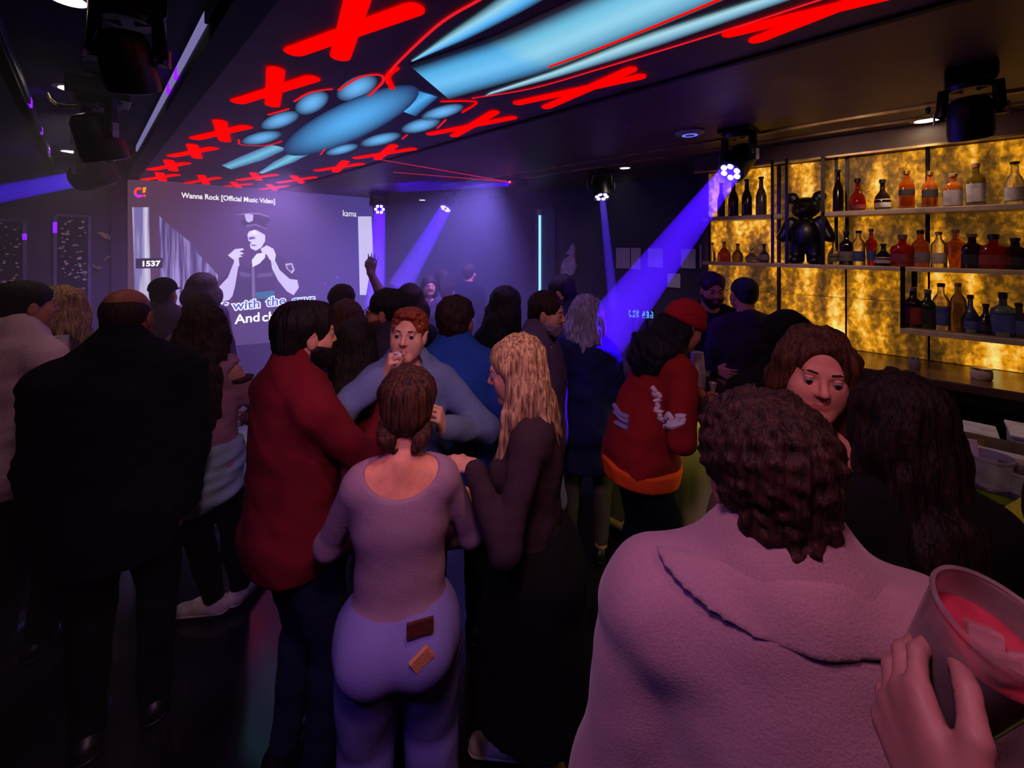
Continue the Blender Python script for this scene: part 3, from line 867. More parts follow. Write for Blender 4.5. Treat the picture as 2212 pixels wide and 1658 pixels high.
def person(label, loc, yaw, H=1.75, sex='m', girth=1.0, lean=(0, 0), twist=0.0, head=(0, 0, 0), arms=(None, None), feet=None, skin=(190, 130, 110),
           top=None, bottom=None, shoes=None, hair=None, res=1, face=False, group=None, beard=None, extra=None, head_fine=None, name='person', head_scale=1.0, shoulder=1.0, gaze=0.0005):
    """loc world (x, y, z of the floor); yaw in degrees about z; local frame: x to the figure's right, y forward, z up"""
    s = H / 1.75
    f = sex == 'f'
    root = thing(name, label, 'person', loc, math.radians(yaw), group)
    inv = Matrix.Translation(loc) @ Matrix.Rotation(math.radians(yaw), 4, 'Z')
    inv = inv.inverted()
    def local(p): v = inv @ Vector(p); return nv(*v)
    base = {0: 0.011, 1: 0.014, 2: 0.020}[res]
    fine_h = head_fine or {0: 0.0048, 1: 0.008, 2: 0.012}[res]
    fine_f = {0: 0.0045, 1: 0.0065, 2: 0.011}[res]
    pel = nv(0, 0, 0.93 * s)
    T = rotz(math.radians(twist)) @ roty(math.radians(lean[1])) @ rotx(-math.radians(lean[0]))
    tp = lambda x, y, z: pel + T @ (nv(x, y, z) * s - pel)
    HR = T @ rotz(-math.radians(head[0])) @ rotx(-math.radians(head[1])) @ roty(math.radians(head[2]))
    hs = (0.35 + 0.65 * s) * head_scale
    nk = tp(0, -0.005, 1.475)
    hc = nk + HR @ nv(0, 0.028, 0.163) * hs
    hp = lambda x, y, z: hc + HR @ (nv(x, y, z) * hs)
    g = girth
    sw = (0.150 if f else 0.176) * shoulder * (0.7 + 0.3 * g)
    J = {}
    torso = []
    E = lambda c, r, k=0.05: torso.append(('ell', tp(*c), nv(*r) * s, T, k))
    if f:
        E((0, -0.005, 0.94), (0.168 * g, 0.115 * g, 0.13)); E((0, 0.005, 1.11), (0.126 * g, 0.094 * g, 0.13)); E((0, 0.0, 1.29), (0.140 * g, 0.100 * g, 0.16))
        for q in (-1, 1): E((q * 0.068, 0.082 * g, 1.275), (0.062, 0.05, 0.06), 0.03); E((q * 0.072, -0.065 * g, 0.91), (0.092 * g, 0.085, 0.10), 0.03)
    else:
        E((0, 0.0, 0.95), (0.158 * g, 0.115 * g, 0.13)); E((0, 0.005, 1.11), (0.142 * g, 0.108 * g, 0.14)); E((0, 0.0, 1.29), (0.170 * g, 0.118 * g, 0.165))
        for q in (-1, 1): E((q * 0.07, -0.06 * g, 0.92), (0.088 * g, 0.078, 0.10), 0.03)
    torso.append(('cap', tp(-sw * 0.82, -0.012, 1.405), tp(sw * 0.82, -0.012, 1.405), 0.058 * s, 0.058 * s, 0.05))
    for q in (-1, 1):
        torso.append(('cap', tp(q * 0.02, -0.02, 1.475), tp(q * sw * 0.8, -0.015, 1.425), 0.045 * s, 0.045 * s, 0.04))
    neck = [('cap', tp(0, -0.012, 1.43), hp(0, -0.022, -0.055), (0.050 if f else 0.060) * s, (0.047 if f else 0.056) * s, 0.03)]
    arm_pr, fore_pr, hands, hand_boxes, wrists = [], [], [], [], []
    ar = 0.84 if f else 1.0
    for q, spec in ((-1, arms[0]), (1, arms[1])):
        spec = spec or {}
        sh = tp(q * sw, -0.012, 1.40)
        if 'to' in spec: wr = local(spec['to'])
        else:
            w0 = spec.get('wrist', (q * (sw + 0.075 * g), 0.05, 0.87)); wr = tp(*w0)
        hint = nv(*spec.get('elbow', (q * 0.5, -1.0, -0.3)))
        el, wr = bend(sh, wr, 0.285 * s, 0.255 * s, hint)
        J['elbow', q], J['wrist', q] = el, wr
        wrists.append((el, wr))
        arm_pr.append(('cap', sh, el, 0.049 * s * ar * (0.6 + 0.4 * g), 0.038 * s * ar, 0.025))
        fore_pr.append(('cap', el, el + (wr - el) * 0.35, 0.039 * s * ar, 0.042 * s * ar, 0.02))
        fore_pr.append(('cap', el + (wr - el) * 0.35, wr, 0.041 * s * ar, 0.027 * s * ar, 0.02))
        if spec.get('hand', True):
            hd = unit(nv(*spec['dir'])) if 'dir' in spec else unit(wr - el)
            pn = nv(*spec['palm']) if 'palm' in spec else nv(-q, 0.1, 0.05)
            flip = spec.get('thumb_side')
            if flip is None:
                u = np.cross(hd, unit(pn - hd * (pn @ hd)))      # right hand: thumb towards palm x fingers
                flip = 1 if q > 0 else -1
            hands += hand_prims(wr, hd, pn, flip, 0.98 * s * (0.9 if f else 1), spec.get('curl', 0.42), spec.get('spread', 0.10), spec.get('thumb', 0.6))
            hand_boxes.append((wr + hd * 0.085 * s, nv(0.11, 0.11, 0.11), fine_f))
    legs = []
    feet = feet or ((-0.10, 0.0, 0), (0.10, 0.03, 0))
    toes = []
    for q, ft in zip((-1, 1), feet):
        if isinstance(ft, dict):
            w = local(ft['at']); dl = rotz(-math.radians(yaw)) @ nv(*ft['dir'], 0) if 'dir' in ft else nv(0, 1, 0)
            ft = (w[0], w[1], math.degrees(math.atan2(dl[0], dl[1])), ft.get('up', 0))
        hip = nv(q * 0.088 * s, 0, 0.90 * s)
        ank = nv(ft[0], ft[1], (0.085 + (ft[3] if len(ft) > 3 else 0)) * s)
        kn, ank = bend(hip, ank, 0.415 * s, 0.415 * s, nv(q * 0.12, 1, 0))
        legs.append(('cap', hip, kn, (0.086 if f else 0.084) * s * g, 0.056 * s, 0.03, 'thigh'))
        legs.append(('cap', kn, ank, 0.055 * s, 0.037 * s, 0.02, 'shin'))
        legs.append(('cap', kn + (ank - kn) * 0.15 + nv(0, -0.02, 0) * s, kn + (ank - kn) * 0.5 + nv(0, -0.014, 0) * s, 0.046 * s, 0.040 * s, 0.03, 'shin'))
        ya = math.radians(ft[2]); fd = nv(math.sin(ya), math.cos(ya), 0)
        toes.append((ank, fd))
    foot_pr = []
    for ank, fd in toes:
        z = ank[2] - 0.085 * s
        heel = nv(ank[0], ank[1], z) - fd * 0.035 * s
        foot_pr.append(('cap', heel + nv(0, 0, 0.034) * s, heel + fd * 0.20 * s + nv(0, 0, 0.026) * s, 0.033 * s, 0.024 * s, 0.02))
        foot_pr.append(('cap', ank, heel + fd * 0.10 * s + nv(0, 0, 0.05) * s, 0.036 * s, 0.030 * s, 0.03))
    # head with a face
    hpr = []
    C = lambda a, b, ra, rb, k: hpr.append(('cap', hp(*a), hp(*b), ra * hs, rb * hs, k))
    L_ = lambda c, r, k: hpr.append(('ell', hp(*c), nv(*r) * hs, HR, k))
    L_((0, -0.014, 0.034), (0.075, 0.095, 0.082), 0.02)
    L_((0, 0.020, -0.032), (0.061, 0.068, 0.076), 0.03)
    jw = 0.9 if f else 1.0
    for q in (-1, 1):
        C((q * 0.050 * jw, 0.0, -0.045), (q * 0.020 * jw, 0.062, -0.092), 0.020, 0.018, 0.02)
        L_((q * 0.038, 0.054, -0.024), (0.025, 0.024, 0.024), 0.03); L_((q * 0.036, 0.040, -0.056), (0.024, 0.030, 0.034), 0.03)
        L_((q * 0.076, -0.004, -0.012), (0.009, 0.020, 0.032), 0.006)
        C((q * 0.080, -0.012, 0.010), (q * 0.083, -0.002, 0.016), 0.006, 0.006, 0.006)
    C((-0.016, 0.066, -0.095), (0.016, 0.066, -0.095), 0.018, 0.018, 0.02)
    C((-0.034, 0.076, 0.024), (0.034, 0.076, 0.024), 0.011, 0.011, 0.016)
    C((0, 0.086, 0.012), (0, 0.105, -0.024), 0.0072, 0.0112, 0.010)
    for q in (-1, 1): C((q * 0.010, 0.092, -0.028), (q * 0.011, 0.094, -0.029), 0.0075, 0.0075, 0.006)
    cuts = []
    if face or res == 0:
        cuts = [('ell', hp(q * 0.032, 0.100, 0.004), nv(0.0185, 0.021, 0.0115) * hs, HR, 0.010) for q in (-1, 1)]
    lips = [('cap', hp(-0.018, 0.0795, -0.0615), hp(0.018, 0.0795, -0.0615), 0.0055 * hs, 0.0055 * hs, 0.005), ('cap', hp(-0.013, 0.081, -0.0695), hp(0.013, 0.081, -0.0695), 0.0065 * hs, 0.0065 * hs, 0.005),
            ('cap', hp(0, 0.084, -0.062), hp(0, 0.0845, -0.062), 0.006 * hs, 0.006 * hs, 0.005)]
    slit = ('cap', hp(-0.020, 0.0925, -0.0655), hp(0.020, 0.0925, -0.0655), 0.0042 * hs, 0.0042 * hs, 0.003)
    allp = torso + neck + arm_pr + fore_pr + hands + [l[:6] for l in legs] + foot_pr + hpr
    pts = np.array([p for pr in allp for p in ((pr[1], pr[2]) if pr[0] == 'cap' else (pr[1] - 0.12, pr[1] + 0.12))])
    lo, hi = pts.min(0) - 0.12, pts.max(0) + 0.12
    lo[2] = -0.02
    fld = Field(lo, hi, base * 1.25, [(hc, nv(0.105, 0.125, 0.13) * hs, fine_h)] + hand_boxes)
    for p in torso + [l[:6] for l in legs] + foot_pr + neck + arm_pr + fore_pr + hpr: fld.prim(p)
    for p in cuts: fld.prim(p, neg=True)
    if face or res == 0:
        for p in lips: fld.prim(p)
        fld.prim(slit, neg=True)
    for p in hands: fld.prim(p)
    m_skin = skinm('skin_%d_%d_%d' % skin, skin)
    body = fld.build('body', m_skin, root)
    if face:
        m_lip = skinm('lip_%d_%d_%d' % skin, (int(skin[0] * 0.86), int(skin[1] * 0.72), int(skin[2] * 0.74)))
        body.data.materials.append(m_lip)
        cen = np.empty(len(body.data.polygons) * 3); body.data.polygons.foreach_get('center', cen); cen = cen.reshape(-1, 3)
        q = (cen - hc) @ HR / hs
        m = (np.abs(q[:, 0]) / 0.021) ** 2 + ((q[:, 2] + 0.0655) / 0.0085) ** 2 < 1
        m &= q[:, 1] > 0.07
        body.data.polygons.foreach_set('material_index', m.astype(np.int32))
        m_eye = surf('eye_white', lin(165, 150, 150), 0.25); m_iris = surf('iris_dark', lin(32, 22, 20), 0.15)
        for q in (-1, 1):
            e = MB().ball((0, 0, 0), 0.0125 * hs, 10).build('eye', m_eye, None); e.parent = root; e.location = Vector(hp(q * 0.032, 0.0775, 0.003)); e.rotation_euler = Matrix(HR.tolist()).to_euler()
            MB().lathe([(0.0068 * hs, -0.001), (0.0045 * hs, 0.0012), (0.0002, 0.0016)], (0, 0, 0), (0, 1, 0), 10).build('iris', m_iris, None); ir = COL.objects[-1]; ir.parent = e; ir.location = (0, 0.0116 * hs, gaze)
        hm = surf('brow_dark', lin(52, 28, 24), 0.7)
        for q in (-1, 1):
            fb = Field(hp(q * 0.032, 0.085, 0.026) - 0.035, hp(q * 0.032, 0.085, 0.026) + 0.035, 0.0028)
            fb.prim(('cap', hp(q * 0.017, 0.0875, 0.0255), hp(q * 0.034, 0.0855, 0.0285), 0.0036 * hs, 0.0036 * hs, 0.002)); fb.prim(('cap', hp(q * 0.034, 0.0855, 0.0285), hp(q * 0.049, 0.074, 0.0245), 0.0036 * hs, 0.002, 0.002))
            fb.build('eyebrow', hm, root)
            # upper lid
            fb = Field(hp(q * 0.032, 0.08, 0.008) - 0.026, hp(q * 0.032, 0.08, 0.008) + 0.026, 0.0022)
            fb.prim(('ell', hp(q * 0.032, 0.0772, 0.004), nv(0.0142, 0.0142, 0.0142) * hs, HR, 0.001)); fb.prim(('half', hp(0, 0, 0.0098), -HR[:, 2], 0.0005), neg=True)
            fb.build('eyelid', m_skin, root)
    # clothes
    def limits(prs, m): 
        P = np.array([p for pr in prs for p in ((pr[1], pr[2]) if pr[0] == 'cap' else (pr[1] - max(pr[2]), pr[1] + max(pr[2])))])
        return P.min(0) - m, P.max(0) + m
    seed = int(abs(loc[0] * 97 + loc[1] * 31) * 10) % 9999
    nx = lambda p: tp(*p)
    if top:
        off = top.get('off', 0.017)
        prs = list(torso) + [(*p[:5], 0.014) for p in arm_pr]
        if top.get('straight'): prs.append(('ell', tp(0, -0.01, 1.00), nv((0.160 if not f else 0.150) * g, 0.125 * g, 0.62) * s, T, 0.06))
        if top.get('pads'): prs.append(('cap', tp(-sw * 0.95, -0.01, top['pads']), tp(sw * 0.95, -0.01, top['pads']), 0.050 * s, 0.050 * s, 0.04))
        hem = top.get('hem', 0.90)
        if top.get('flare'):                       # coat or long top that goes on below the hips
            w1, d1 = top['flare']
            prs.append(('ell', nv(0, 0, (hem + 0.12) * s), nv(w1, d1, 0.30) * s, None, 0.08))
            prs.append(('ell', nv(0, 0, (hem + 0.0) * s), nv(w1, d1, 0.22) * s, None, 0.08))
        sl = top.get('sleeve', 0.93)
        slp = []
        for (el, wr) in wrists:
            if sl > 0:
                slp.append(('cap', el, el + (wr - el) * sl, 0.044 * s * ar, (0.036 if top.get('loose') else 0.031) * s * ar, 0.025))
        lo, hi = limits(prs + slp, 0.10 + off)
        lo[2] = max(lo[2], (hem - 0.06) * s if not top.get('flare') else (hem - 0.08) * s)
        fld = Field(lo, hi, base if res else 0.0095)
        for p in prs + slp: fld.prim(p, off)
        if top.get('wr', 0.0045): fld.wrinkle(top.get('wr', 0.0045) * 0.75, top.get('wf', 20), seed, (1, 1, 0.8)); fld.wrinkle(top.get('wr', 0.0045) * 0.4, 46, seed + 1, (0.7, 0.7, 1.3))
        if sl <= 0: pass
        nc = top.get('neck', ((0, 0.035, 1.50), (0.075, 0.085, 0.055)))
        if nc: fld.prim(('ell', tp(*nc[0]), nv(*nc[1]) * s, T, 0.008), neg=True)
        fld.prim(('half', nv(0, 0, hem * s) if not top.get('hem_up') else nv(0, 0, hem * s), nv(*top.get('hem_n', (0, 0, -1))), 0.006), neg=True)
        for c, r in top.get('cuts', ()): fld.prim(('ell', tp(*c), nv(*r) * s, T, 0.008), neg=True)
        fld.build(top.get('name', 'sweater'), top['mat'], root)
        if top.get('collar'):
            h0, rr, mat = top['collar'][:3]
            fld = Field(tp(0, 0, 1.47) - 0.22, tp(0, 0, 1.47) + 0.22, base * 0.8)
            fld.prim(('ell', tp(0, -0.005, 1.475 + h0 * 0.5), nv(rr, rr * 1.05, 0.07 + h0) * s, T, 0.02)); fld.wrinkle(0.003, 30, seed)
            fld.prim(('half', tp(0, -0.02, 1.475 + h0), T @ unit(nv(0, 0.55, 1)), 0.008), neg=True); fld.prim(('half', tp(0, 0, 1.425), -T[:, 2], 0.008), neg=True)
            fld.prim(('cap', tp(0, 0.03, 1.45), tp(0, 0.06, 1.6), rr * s * 0.80, rr * s * 0.95, 0.006), neg=True)
            fld.build('collar', mat, root)
        if top.get('cuffs'):
            for (el, wr) in wrists:
                a = el + (wr - el) * (sl - 0.12); b = el + (wr - el) * sl
                lo_, hi_ = np.minimum(a, b) - 0.09, np.maximum(a, b) + 0.09
                fld = Field(lo_, hi_, base * 0.7)
                fld.prim(('cap', a, b, 0.038 * s + off * 0.7, 0.036 * s + off * 0.7, 0.01)); fld.build('cuff', top['cuffs'], root)
        if top.get('hemband'):
            hb, mat = top['hemband']
            fld = Field(lo, np.array([hi[0], hi[1], (hem + hb + 0.05) * s]), base * 0.9)
            for p in prs: fld.prim(p, off + 0.006)
            fld.wrinkle(0.003, 26, seed)
            fld.prim(('half', nv(0, 0, (hem - 0.004) * s), nv(0, 0, -1), 0.004), neg=True); fld.prim(('half', nv(0, 0, (hem + hb) * s), nv(0, 0, 1), 0.004), neg=True)
            fld.build('hem_band', mat, root)
    if bottom:
        off = bottom.get('off', 0.010)
        ex = bottom.get('leg', 0.0)
        prs = [p for p in torso if p[0] == 'ell' and p[1][2] < 1.0 * s] + [(l[0], l[1], l[2], l[3] + ex * (0.5 if l[6] == 'thigh' else 1), l[4] + ex, l[5]) for l in legs]
        if bottom.get('skirt'):
            w1, d1, hz = bottom['skirt']
            prs = [p for p in torso if p[0] == 'ell' and p[1][2] < 1.0 * s]
            for k in range(5):
                z = 0.92 - (0.92 - hz) * k / 4
                prs.append(('ell', nv(0, -0.01, z * s), nv(0.165 * g + (w1 - 0.165 * g) * k / 4, 0.13 * g + (d1 - 0.13 * g) * k / 4, 0.16) * s, None, 0.06))
        else:
            hz = bottom.get('end', 0.075)
        lo, hi = limits(prs, 0.06 + off)
        lo[2] = max(lo[2], hz * s - 0.04)
        fld = Field(lo, hi, base if res else 0.0105)
        for p in prs: fld.prim((*p[:-1], p[-1] * 0.6) if p[0] == 'cap' else p, off)
        fld.wrinkle(bottom.get('wr', 0.004), 24, seed + 3, (1, 1, 0.7))
        fld.prim(('half', nv(0, 0, hz * s), nv(0, 0, -1), 0.004), neg=True)
        fld.prim(('half', tp(0, 0, bottom.get('waist', 1.02)), T[:, 2], 0.004), neg=True)
        fld.build(bottom.get('name', 'trousers'), bottom['mat'], root)
        if bottom.get('seams') is not None:
            bottom['seams'](root, s, tp)
    if shoes:
        for ank, fd in toes:
            z = ank[2] - 0.085 * s
            heel = nv(ank[0], ank[1], z) - fd * 0.035 * s
            a, b = heel + nv(0, 0, 0.042) * s, heel + fd * 0.205 * s + nv(0, 0, 0.034) * s
            fld = Field(np.minimum(a, b) - nv(0.08, 0.08, 0.05), np.maximum(a, b) + nv(0.08, 0.08, 0.10), 0.008 if res < 2 else 0.012)
            fld.prim(('cap', a, b, 0.044 * s, 0.036 * s, 0.02)); fld.prim(('cap', heel + fd * 0.02 * s + nv(0, 0, 0.05) * s, heel + fd * 0.115 * s + nv(0, 0, 0.055) * s, 0.040 * s, 0.032 * s, 0.03))
            fld.prim(('cap', ank + nv(0, 0, -0.02) * s, ank + nv(0, 0, 0.012) * s, 0.044 * s, 0.044 * s, 0.02))
            fld.prim(('half', nv(0, 0, z + 0.004), nv(0, 0, -1), 0.003), neg=True); fld.prim(('half', nv(0, 0, z + 0.096 * s), nv(0, 0, 1), 0.003), neg=True)
            sh = fld.build('shoe', shoes['mat'], root)
            fld = Field(np.minimum(a, b) - nv(0.08, 0.08, 0.06), np.maximum(a, b) + nv(0.08, 0.08, 0.03), 0.008 if res < 2 else 0.012)
            fld.prim(('cap', a, b, 0.050 * s, 0.042 * s, 0.02)); fld.prim(('half', nv(0, 0, z + 0.026 * s), nv(0, 0, 1), 0.003), neg=True); fld.prim(('half', nv(0, 0, z + 0.001), nv(0, 0, -1), 0.003), neg=True)
            fld.build('sole', shoes.get('sole', shoes['mat']), sh)
            if shoes.get('laces'):
                mb = MB()
                sd = nv(-fd[1], fd[0], 0)
                for k in range(4):
                    c = heel + fd * (0.105 + 0.024 * k) * s + nv(0, 0, 0.093 - 0.010 * k) * s
                    mb.tube([Vector(c - sd * 0.026 * s - nv(0, 0, 0.008)), Vector(c + nv(0, 0, 0.002)), Vector(c + sd * 0.026 * s - nv(0, 0, 0.008))], 0.005, 6)
                w0 = origin(root)
                mb.v = [(v[0] + w0.x, v[1] + w0.y, v[2] + w0.z) for v in mb.v]
                o = mb.build('laces', shoes['laces'], sh); o['kind'] = 'stuff'
    if hair:
        st = hair['style']
        Z = rotz(math.atan2(-HR[0][1], HR[1][1]))
        wp = lambda x, y, z: hc + Z @ (nv(x, y, z) * hs)
        pos, neg = [], []
        A = lambda c, r, k=0.02: pos.append(('ell', hp(*c), nv(*r) * hs, HR, k))
        W = lambda c, r, k=0.03: pos.append(('ell', wp(*c), nv(*r) * hs, Z, k))
        N = lambda c, r, k=0.008: neg.append(('ell', hp(*c), nv(*r) * hs, HR, k))
        vol = hair.get('vol', 0.0)
        fringe = hair.get('line', 0.0)
        if st == 'bald':
            A((0, -0.0145, 0.028), (0.0782, 0.0982, 0.083)); N((0, 0.045, 0.085), (0.085, 0.125, 0.066), 0.02); N((0, 0.11, -0.02), (0.10, 0.10, 0.12), 0.02)
            neg.append(('half', hp(0, -0.05, -0.058), unit(-HR[:, 2] + 0.3 * HR[:, 1]), 0.02))
            for q in (-1, 1): N((q * 0.092, 0.002, -0.012), (0.022, 0.026, 0.036))
        else:
            A((0, -0.017 - vol * 0.2, 0.037 + vol * 0.4), (0.081 + vol, 0.099 + vol * 0.7, 0.083 + vol * 0.8))
            if st in ('short', 'cap', 'beanie', 'updo'): A((0, -0.058, -0.022 - hair.get('nape', 0) * 0.6), (0.060 + vol * 0.7, 0.048 + vol * 0.5, 0.056 + hair.get('nape', 0) * 0.5), 0.03)
            if hair.get('quiff'): A((0, 0.040, 0.095), (0.060, 0.046, 0.028))
            N((0, 0.125, -0.060 + fringe), (0.074, 0.085, 0.112))
            N((0, 0.16, -0.03 + fringe), (0.095, 0.10, 0.10))
            if st in ('short', 'cap', 'beanie'):
                neg.append(('half', hp(0, -0.06, -0.062 - hair.get('nape', 0)), unit(-HR[:, 2] + 0.2 * HR[:, 1]), 0.025))
                for q in (-1, 1): N((q * 0.092, 0.016, -0.026), (0.026, 0.034, 0.046))
            if st == 'updo':
                neg.append(('half', hp(0, -0.06, -0.075), unit(-HR[:, 2] + 0.30 * HR[:, 1]), 0.012))
                for q in (-1, 1): N((q * 0.092, 0.016, -0.03), (0.022, 0.030, 0.034))
            ln = hair.get('len', 0.30); wd = hair.get('w', 0.10)
            if st == 'long':
                W((0, -0.045, -0.06), (wd * 0.98 + vol, 0.072 + vol, 0.12))
                n = 5
                for k in range(n):
                    fz = k / (n - 1)
                    W((hair.get('swing', 0) * fz, -0.062 - 0.028 * min(1, fz * 1.6) - hair.get('back', 0.035) * min(1, max(0, fz - 0.12) / 0.36) * min(1, ln / 0.4), -0.05 - (ln - 0.10) * fz), (wd * (1.0 - 0.18 * fz) + vol * (1 - fz), 0.048 - 0.012 * fz, 0.105))
                for q in (-1, 1):
                    if hair.get('sides', 1):
                        pos.append(('cap', wp(q * 0.072, 0.010, 0.03), wp(q * (wd * 0.86), -0.02, -0.16), (0.024 + vol * 0.6) * hs, 0.034 * hs, 0.03))
                    if hair.get('front'):
                        pos.append(('cap', wp(q * (wd * 0.80), 0.0, -0.14), wp(q * (wd * 0.78), 0.055, -ln * 0.95), 0.034 * hs, 0.022 * hs, 0.03))
            if st == 'bob': W((0, -0.03, -0.05), (0.095 + vol, 0.085 + vol, 0.10 + ln * 0.3))
        P = np.array([p[1] for p in pos] + [p[2] if p[0] == 'cap' else p[1] for p in pos])
        M = max(max(p[2]) if p[0] == 'ell' else 0.06 for p in pos) + 0.035
        fld = Field(P.min(0) - M, P.max(0) + M, {0: 0.0062, 1: 0.0095, 2: 0.014}[res])
        for p in pos: fld.prim(p)
        amp = hair.get('amp', 0.0022)
        if amp: fld.strands(wp(0, -0.03, 0), amp, seed); fld.wrinkle(hair.get('lump', amp * 1.2), hair.get('lf', 60), seed + 5, (1, 1, 0.45 if st == 'long' else 1))
        for p in neg: fld.prim(p, neg=True)
        ho = fld.build('hair', hair['mat'], root)
        if hair.get('tips'):
            t2, zf = hair['tips']
            ho.data.materials.append(t2)
            cen = np.empty(len(ho.data.polygons) * 3); ho.data.polygons.foreach_get('center', cen); cen = cen.reshape(-1, 3)
            zz = (cen[:, 2] - hc[2]) / hs; rg = np.random.RandomState(3)
            m = zf(cen[:, 0] - hc[0], zz)
            ho.data.polygons.foreach_set('material_index', m.astype(np.int32))
        if st in ('cap', 'beanie'):
            fld = Field(hc - 0.2, hc + 0.2, base * 0.7)
            fld.prim(('ell', hp(0, -0.016, 0.050), nv(0.092, 0.110, 0.092 if st == 'cap' else 0.10) * hs, HR, 0.02))
            if st == 'beanie': fld.wrinkle(0.003, 40, seed)
            fld.prim(('half', hp(0, 0, 0.030), unit(-HR[:, 2]), 0.006), neg=True)
            if st == 'cap' : fld.prim(('ell', hp(0, 0.125, 0.034), nv(0.070, 0.075, 0.010) * hs, HR, 0.01))
            ho2 = fld.build('cap' if st == 'cap' else 'beanie', hair['hatmat'], root)
            if st == 'beanie':
                fld = Field(hc - 0.2, hc + 0.2, base * 0.7)
                fld.prim(('ell', hp(0, -0.014, 0.042), nv(0.098, 0.115, 0.10) * hs, HR, 0.02)); fld.prim(('half', hp(0, 0, 0.018), unit(-HR[:, 2]), 0.006), neg=True); fld.prim(('half', hp(0, 0, 0.068), unit(HR[:, 2]), 0.006), neg=True)
                fld.build('brim', hair['hatmat'], ho2)
    if beard:
        fld = Field(hp(0, 0.03, -0.07) - 0.13, hp(0, 0.03, -0.07) + 0.13, 0.005 if res == 0 else 0.008)
        for p in hpr[1:2] + [q_ for q_ in hpr[2:] if abs((HR.T @ (q_[1] - hc))[0]) < 0.06 * hs and (HR.T @ (q_[1] - hc))[2] / hs < -0.02 and (q_[0] == 'ell' or (HR.T @ (q_[2] - hc))[2] / hs < -0.06)]: fld.prim(p, 0.007)
        fld.wrinkle(0.002, 160, seed)
        fld.prim(('half', hp(0, 0.06, -0.040), unit(HR[:, 2] + 0.25 * HR[:, 1]), 0.01), neg=True)
        fld.prim(('half', hp(0, -0.008, 0), unit(-HR[:, 1]), 0.01), neg=True)
        fld.prim(('ell', hp(0, 0.10, -0.066), nv(0.027, 0.03, 0.0135) * hs, HR, 0.005), neg=True)
        fld.build('beard', beard, root)
    ctx = dict(torso=torso, root=root, s=s, hs=hs, tp=tp, hp=hp, HR=HR, T=T, hc=hc, J=J, local=local, base=base)
    if extra: extra(ctx)
    return ctx

def stand(px, t, yaw=0.0):
    """floor point under a column of the photograph at a depth, and the heading of someone turned yaw degrees clockwise from the line of sight"""
    p = at(px, t, 0.0)
    return tuple(p), math.degrees(CAM_RZ) - math.degrees(math.atan((px - CX) / F_PX)) - yaw
# ------------------------------------------------------------------ the crowd
DK = cloth('cloth_black', (14, 12, 16)); DKB = cloth('cloth_midnight', (12, 13, 28)); NAVY = cloth('cloth_navy', (10, 12, 26), 0.25)
JEAN = cloth('denim_dark', (34, 38, 62), 0.3, 120); LJEAN = cloth('denim_pale', (150, 160, 205), 0.3, 120)
PLUM = cloth('cloth_plum', (62, 46, 66)); SHOEW = surf('shoe_white', lin(215, 205, 205), 0.6); SHOED = surf('shoe_dark', lin(24, 22, 24), 0.4)
H_BLK = hairm('hair_black', (14, 11, 12), (34, 26, 26)); H_BRN = hairm('hair_brown', (40, 22, 16), (92, 52, 36)); H_DBR = hairm('hair_dark_brown', (24, 14, 13), (56, 34, 28))
H_GIN = hairm('hair_ginger', (110, 42, 26), (160, 76, 44)); H_BLD = hairm('hair_blond', (112, 76, 54), (216, 172, 128)); H_GRY = hairm('hair_ash', (104, 96, 130), (176, 166, 205))
H_TIP = hairm('hair_blond_tips', (150, 130, 90), (232, 222, 180)); H_CUR = hairm('hair_chestnut', (46, 24, 18), (96, 56, 38))
SK1 = (214, 150, 126); SK2 = (190, 128, 104); SK3 = (226, 168, 146)
world = lambda px, py, t: tuple(at3(px, py, t))
cdir = lambda r, f, u=0.0: (RGT[0] * r + FWD[0] * f, RGT[1] * r + FWD[1] * f, u)      # camera right / forward / up to world
def ldir(yaw, r, f, u=0.0):
    """world direction given along the camera's right, forward and up, in the local frame of a figure with that heading"""
    v = rotz(-math.radians(yaw)) @ nv(*cdir(r, f, u))
    return tuple(v)
def slab_local(ctx, name, c, size, mat, rx=0.0, rz=0.0, ry=0.0, bev=0.003, parent=None):
    mb = MB().box([-x / 2 for x in size], [x / 2 for x in size], bev)
    me_parent = parent or ctx['root']
    o = mb.build(name, mat, None); o.parent = me_parent
    o.location = Vector(c); o.rotation_euler = (rx, ry, rz)
    return o

